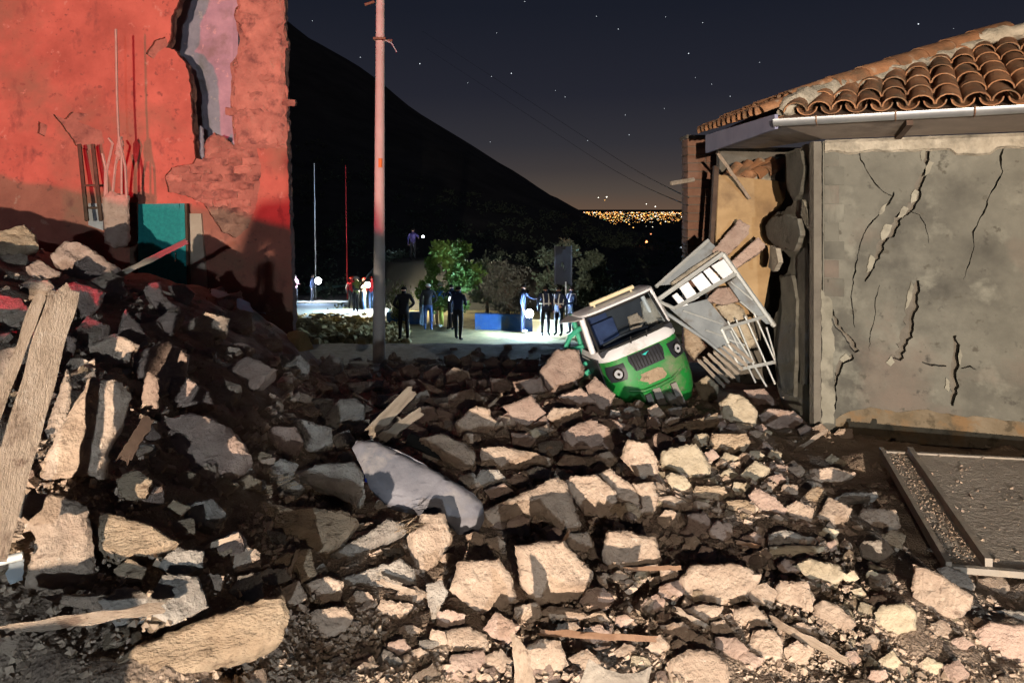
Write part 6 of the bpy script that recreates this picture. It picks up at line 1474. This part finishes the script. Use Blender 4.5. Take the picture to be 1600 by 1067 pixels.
# fork, mudguard, wheel
for x, hw_, zt_ in ((-.17, .035, .46), (-.05, .045, .49), (.18, .035, .46)):
    tmesh('fork_plate', [(x - hw_ - .02, -.66, -.02), (x + hw_ + .02, -.66, -.02), (x + hw_, -.61, zt_), (x - hw_, -.61, zt_), (x - hw_ - .02, -.54, -.02), (x + hw_ + .02, -.54, -.02), (x + hw_, -.52, zt_), (x - hw_, -.52, zt_)], [(0, 1, 2, 3), (7, 6, 5, 4), (0, 4, 5, 1), (1, 5, 6, 2), (2, 6, 7, 3), (3, 7, 4, 0)], 'fork_grey', False)
wv, wf = [], []; nA, nB = 24, 8
for i in range(nA):
    a = 6.283 * i / nA
    for j in range(nB): b = 6.283 * j / nB; rr = .19 + .05 * math.cos(b); wv.append((.06 * math.sin(b) + .07, -.56 + rr * math.cos(a), .16 + rr * math.sin(a)))
for i in range(nA):
    for j in range(nB): wf.append((i * nB + j, i * nB + (j + 1) % nB, ((i + 1) % nA) * nB + (j + 1) % nB, ((i + 1) % nA) * nB + j))
wh = tmesh('wheel', wv, wf, 'fork_grey')
tmesh('hub', [(.07 + s * .05, -.56 + .13 * math.cos(6.283 * i / 12), .14 + .13 * math.sin(6.283 * i / 12)) for s in (-1, 1) for i in range(12)], [tuple(range(12)), tuple(reversed(range(12, 24)))] + [(i, (i + 1) % 12, 12 + (i + 1) % 12, 12 + i) for i in range(12)], 'fork_grey', False, parent=wh)
# bent side frame on the left, lower sill
for q_, r_q in ((((916, 510), (905, 514), (890, 526), (885, 541), (890, 560), (903, 588), (922, 614)), .030), (((887, 549), (912, 540)), .022), (((897, 574), (921, 566)), .024), (((888, 606), (926, 598)), .028), (((905, 590), (922, 580)), .03)):
    tube('side_frame', [P(a, b, 7.95 - .002 * (a - 900)) for a, b in q_], r_q, 'green_tube', tri, 8)
tmesh('side_panel', [(-.575, -.30, .25), (-.575, .36, .25), (-.575, .36, .95), (-.575, -.40, .95), (-.56, -.30, .25), (-.56, .36, .25), (-.56, .36, .95), (-.56, -.40, .95)], [(0, 1, 2, 3), (7, 6, 5, 4), (0, 4, 5, 1), (1, 5, 6, 2), (2, 6, 7, 3), (3, 7, 4, 0)], 'black_plastic', False)
# inside of the cab
tmesh('rear_bulkhead', [(-.52, .42, .3), (.52, .42, .3), (.50, .42, 1.5), (-.50, .42, 1.5), (-.52, .44, .3), (.52, .44, .3), (.50, .44, 1.5), (-.50, .44, 1.5)], [(0, 1, 2, 3), (7, 6, 5, 4), (0, 4, 5, 1), (1, 5, 6, 2), (2, 6, 7, 3), (3, 7, 4, 0)], 'black_plastic', False)
def tbox(nm, a, b, m, parent=None):
    (x0, y0, z0), (x1, y1, z1) = a, b
    return tmesh(nm, [(x, y, z) for z in (z0, z1) for x, y in ((x0, y0), (x1, y0), (x1, y1), (x0, y1))], [(3, 2, 1, 0), (4, 5, 6, 7), (0, 1, 5, 4), (1, 2, 6, 5), (2, 3, 7, 6), (3, 0, 4, 7)], m, False, parent=parent)
tbox('seat_back', (-.40, .24, .90), (-.02, .36, 1.28), 'seat_blue_backlit'); tbox('seat_back', (-.36, .26, 1.30), (-.08, .36, 1.42), 'seat_blue_backlit'); tbox('seat_base', (-.42, -.15, .76), (.42, .34, .90), 'seat_blue_backlit')
ttube('handlebar', [(-.38, -.22, 1.06), (-.15, -.30, 1.10), (.05, -.30, 1.10), (.25, -.22, 1.06)], .016, 'black_plastic')
tbox('dashboard', (-.50, -.42, .96), (.50, -.25, 1.03), 'black_plastic')
for s, Yq, lab, m in (('1000,470 1022,462 1040,482 1044,500 1020,512 1005,500', 8.05, 'grey adobe lump fallen inside the cab behind the windscreen', 'adobe_grey'), ('980,495 995,488 1008,502 1000,515 986,514', 8.05, 'small tan lump on the seat inside the cab', 'adobe')):
    slab_px('rubble_lump', s, 70, .6, m, lab, 'rubble', 'lumps in the cab', Y=Yq)
# torn cargo cage: sheet, white panels, mesh guard, floor slats
def cg(u, v, Y): return P(1010 + u / 4.104, 360 + v / 4.104, Y)
def cpoly(nm, s, Ys, th, m, **kw):
    q = [tuple(float(k) for k in t.split(',')) for t in s.split()]
    return plate(nm, [cg(a, b, Ys(a, b)) for a, b in q], th, m, tri, **kw)
YT = lambda a, b: 8.25 + (a - 60) / 430 * .25
YB = lambda a, b: 8.05 + (a - 60) / 700 * .30 - (b - 300) / 600 * .12
cpoly('top_sheet', '60,358 395,62 440,100 465,150 165,345 120,350', YT, .012, 'sheet_grey')
tube('top_rail', [cg(60, 362, 8.24), cg(398, 62, 8.46)], .022, 'frame_metal', tri, 6)
wb = mortar = None
tube('torn_edge', [cg(165, 345, 8.2), cg(300, 250, 8.27), cg(470, 150, 8.38)], .032, 'mortar', tri, 7, rough=1.2)
fr_ = lambda nm, pts, r_, m='frame_metal': tube(nm, [cg(u, v, YB(u, v) - .02) for u, v in pts], r_, m, tri, 6)
fr_('frame_rail', [(65, 450), (490, 150)], .026); fr_('frame_rail', [(180, 500), (585, 272)], .024); fr_('frame_rail', [(490, 150), (820, 612)], .028); fr_('frame_rail', [(65, 450), (180, 500)], .02)
fr_('frame_rail', [(110, 520), (380, 700), (600, 880)], .020, 'sheet_grey')
for k, s in enumerate(('165,420 195,400 268,478 222,490', '212,368 268,330 340,430 275,462', '288,318 355,272 428,362 352,400', '366,262 405,238 482,322 436,352', '418,228 500,182 558,268 495,312')):
    cpoly('white_panel', s, lambda a, b: YB(a, b) - .005, .012, 'panel_white')
cpoly('side_sheet', '150,502 250,476 390,442 440,500 530,610 610,720 690,842 600,872 480,770 380,690 240,580', YB, .012, 'sheet_grey')
cpoly('side_sheet', '520,335 590,292 700,430 800,560 806,600 770,600 690,530 600,450', YB, .012, 'sheet_grey')
for a in (((235, 515), (490, 600)), ((380, 640), (530, 690)), ((500, 690), (630, 735)), ((530, 765), (660, 810)), ((540, 330), (680, 445)), ((600, 455), (700, 540))): fr_('stiffener', a, .010)
for a in (((480, 632), (782, 545)), ((600, 888), (832, 842)), ((482, 632), (602, 888)), ((782, 545), (808, 610))): fr_('guard_frame', a, .020)
for a in (((520, 580), (770, 1000)), ((575, 570), (690, 850)), ((632, 550), (825, 985)), ((690, 530), (890, 985)), ((540, 640), (640, 860)), ((640, 850), (700, 975)), ((770, 620), (850, 900))): fr_('guard_bar', a, .011)
for k in range(7):
    a = (330 + k * 34, 828 - k * 18 + (k % 2) * 6); b = (500 + k * 30, 1000 - k * 26)
    q0, q1 = cg(*a, 7.95 + k * .02), cg(*b, 7.85 + k * .03)
    board_o = board('floor_slat', q0, q1, .035, .02, 'wood_grey', None, seed=40 + k); board_o.parent = tri; board_o.matrix_parent_inverse = root_matrix(tri).inverted()
slab_px('rubble_lump', '1118,478 1135,468 1160,478 1172,505 1185,530 1168,545 1140,505', 62, .5, 'stone_pale', 'pale lump of earth spilling through the torn cargo cage', 'rubble', Y=8.25)
slab_px('rubble_lump', '1102,468 1120,450 1150,446 1155,470 1128,476', 62, .5, 'adobe_pink', 'reddish lump inside the top of the cargo cage', 'rubble', Y=8.4)
slab_px('rubble_lump', '1068,510 1088,505 1100,540 1085,560 1070,540', 60, .6, 'adobe_straw', 'tan lump wedged between the cab and the cage', 'rubble', Y=8.0)
slab_px('rubble_lump', '1085,598 1105,586 1122,600 1120,620 1096,626', 55, .7, 'stone_pale', 'pale lump beside the right fender of the tricycle', 'rubble')
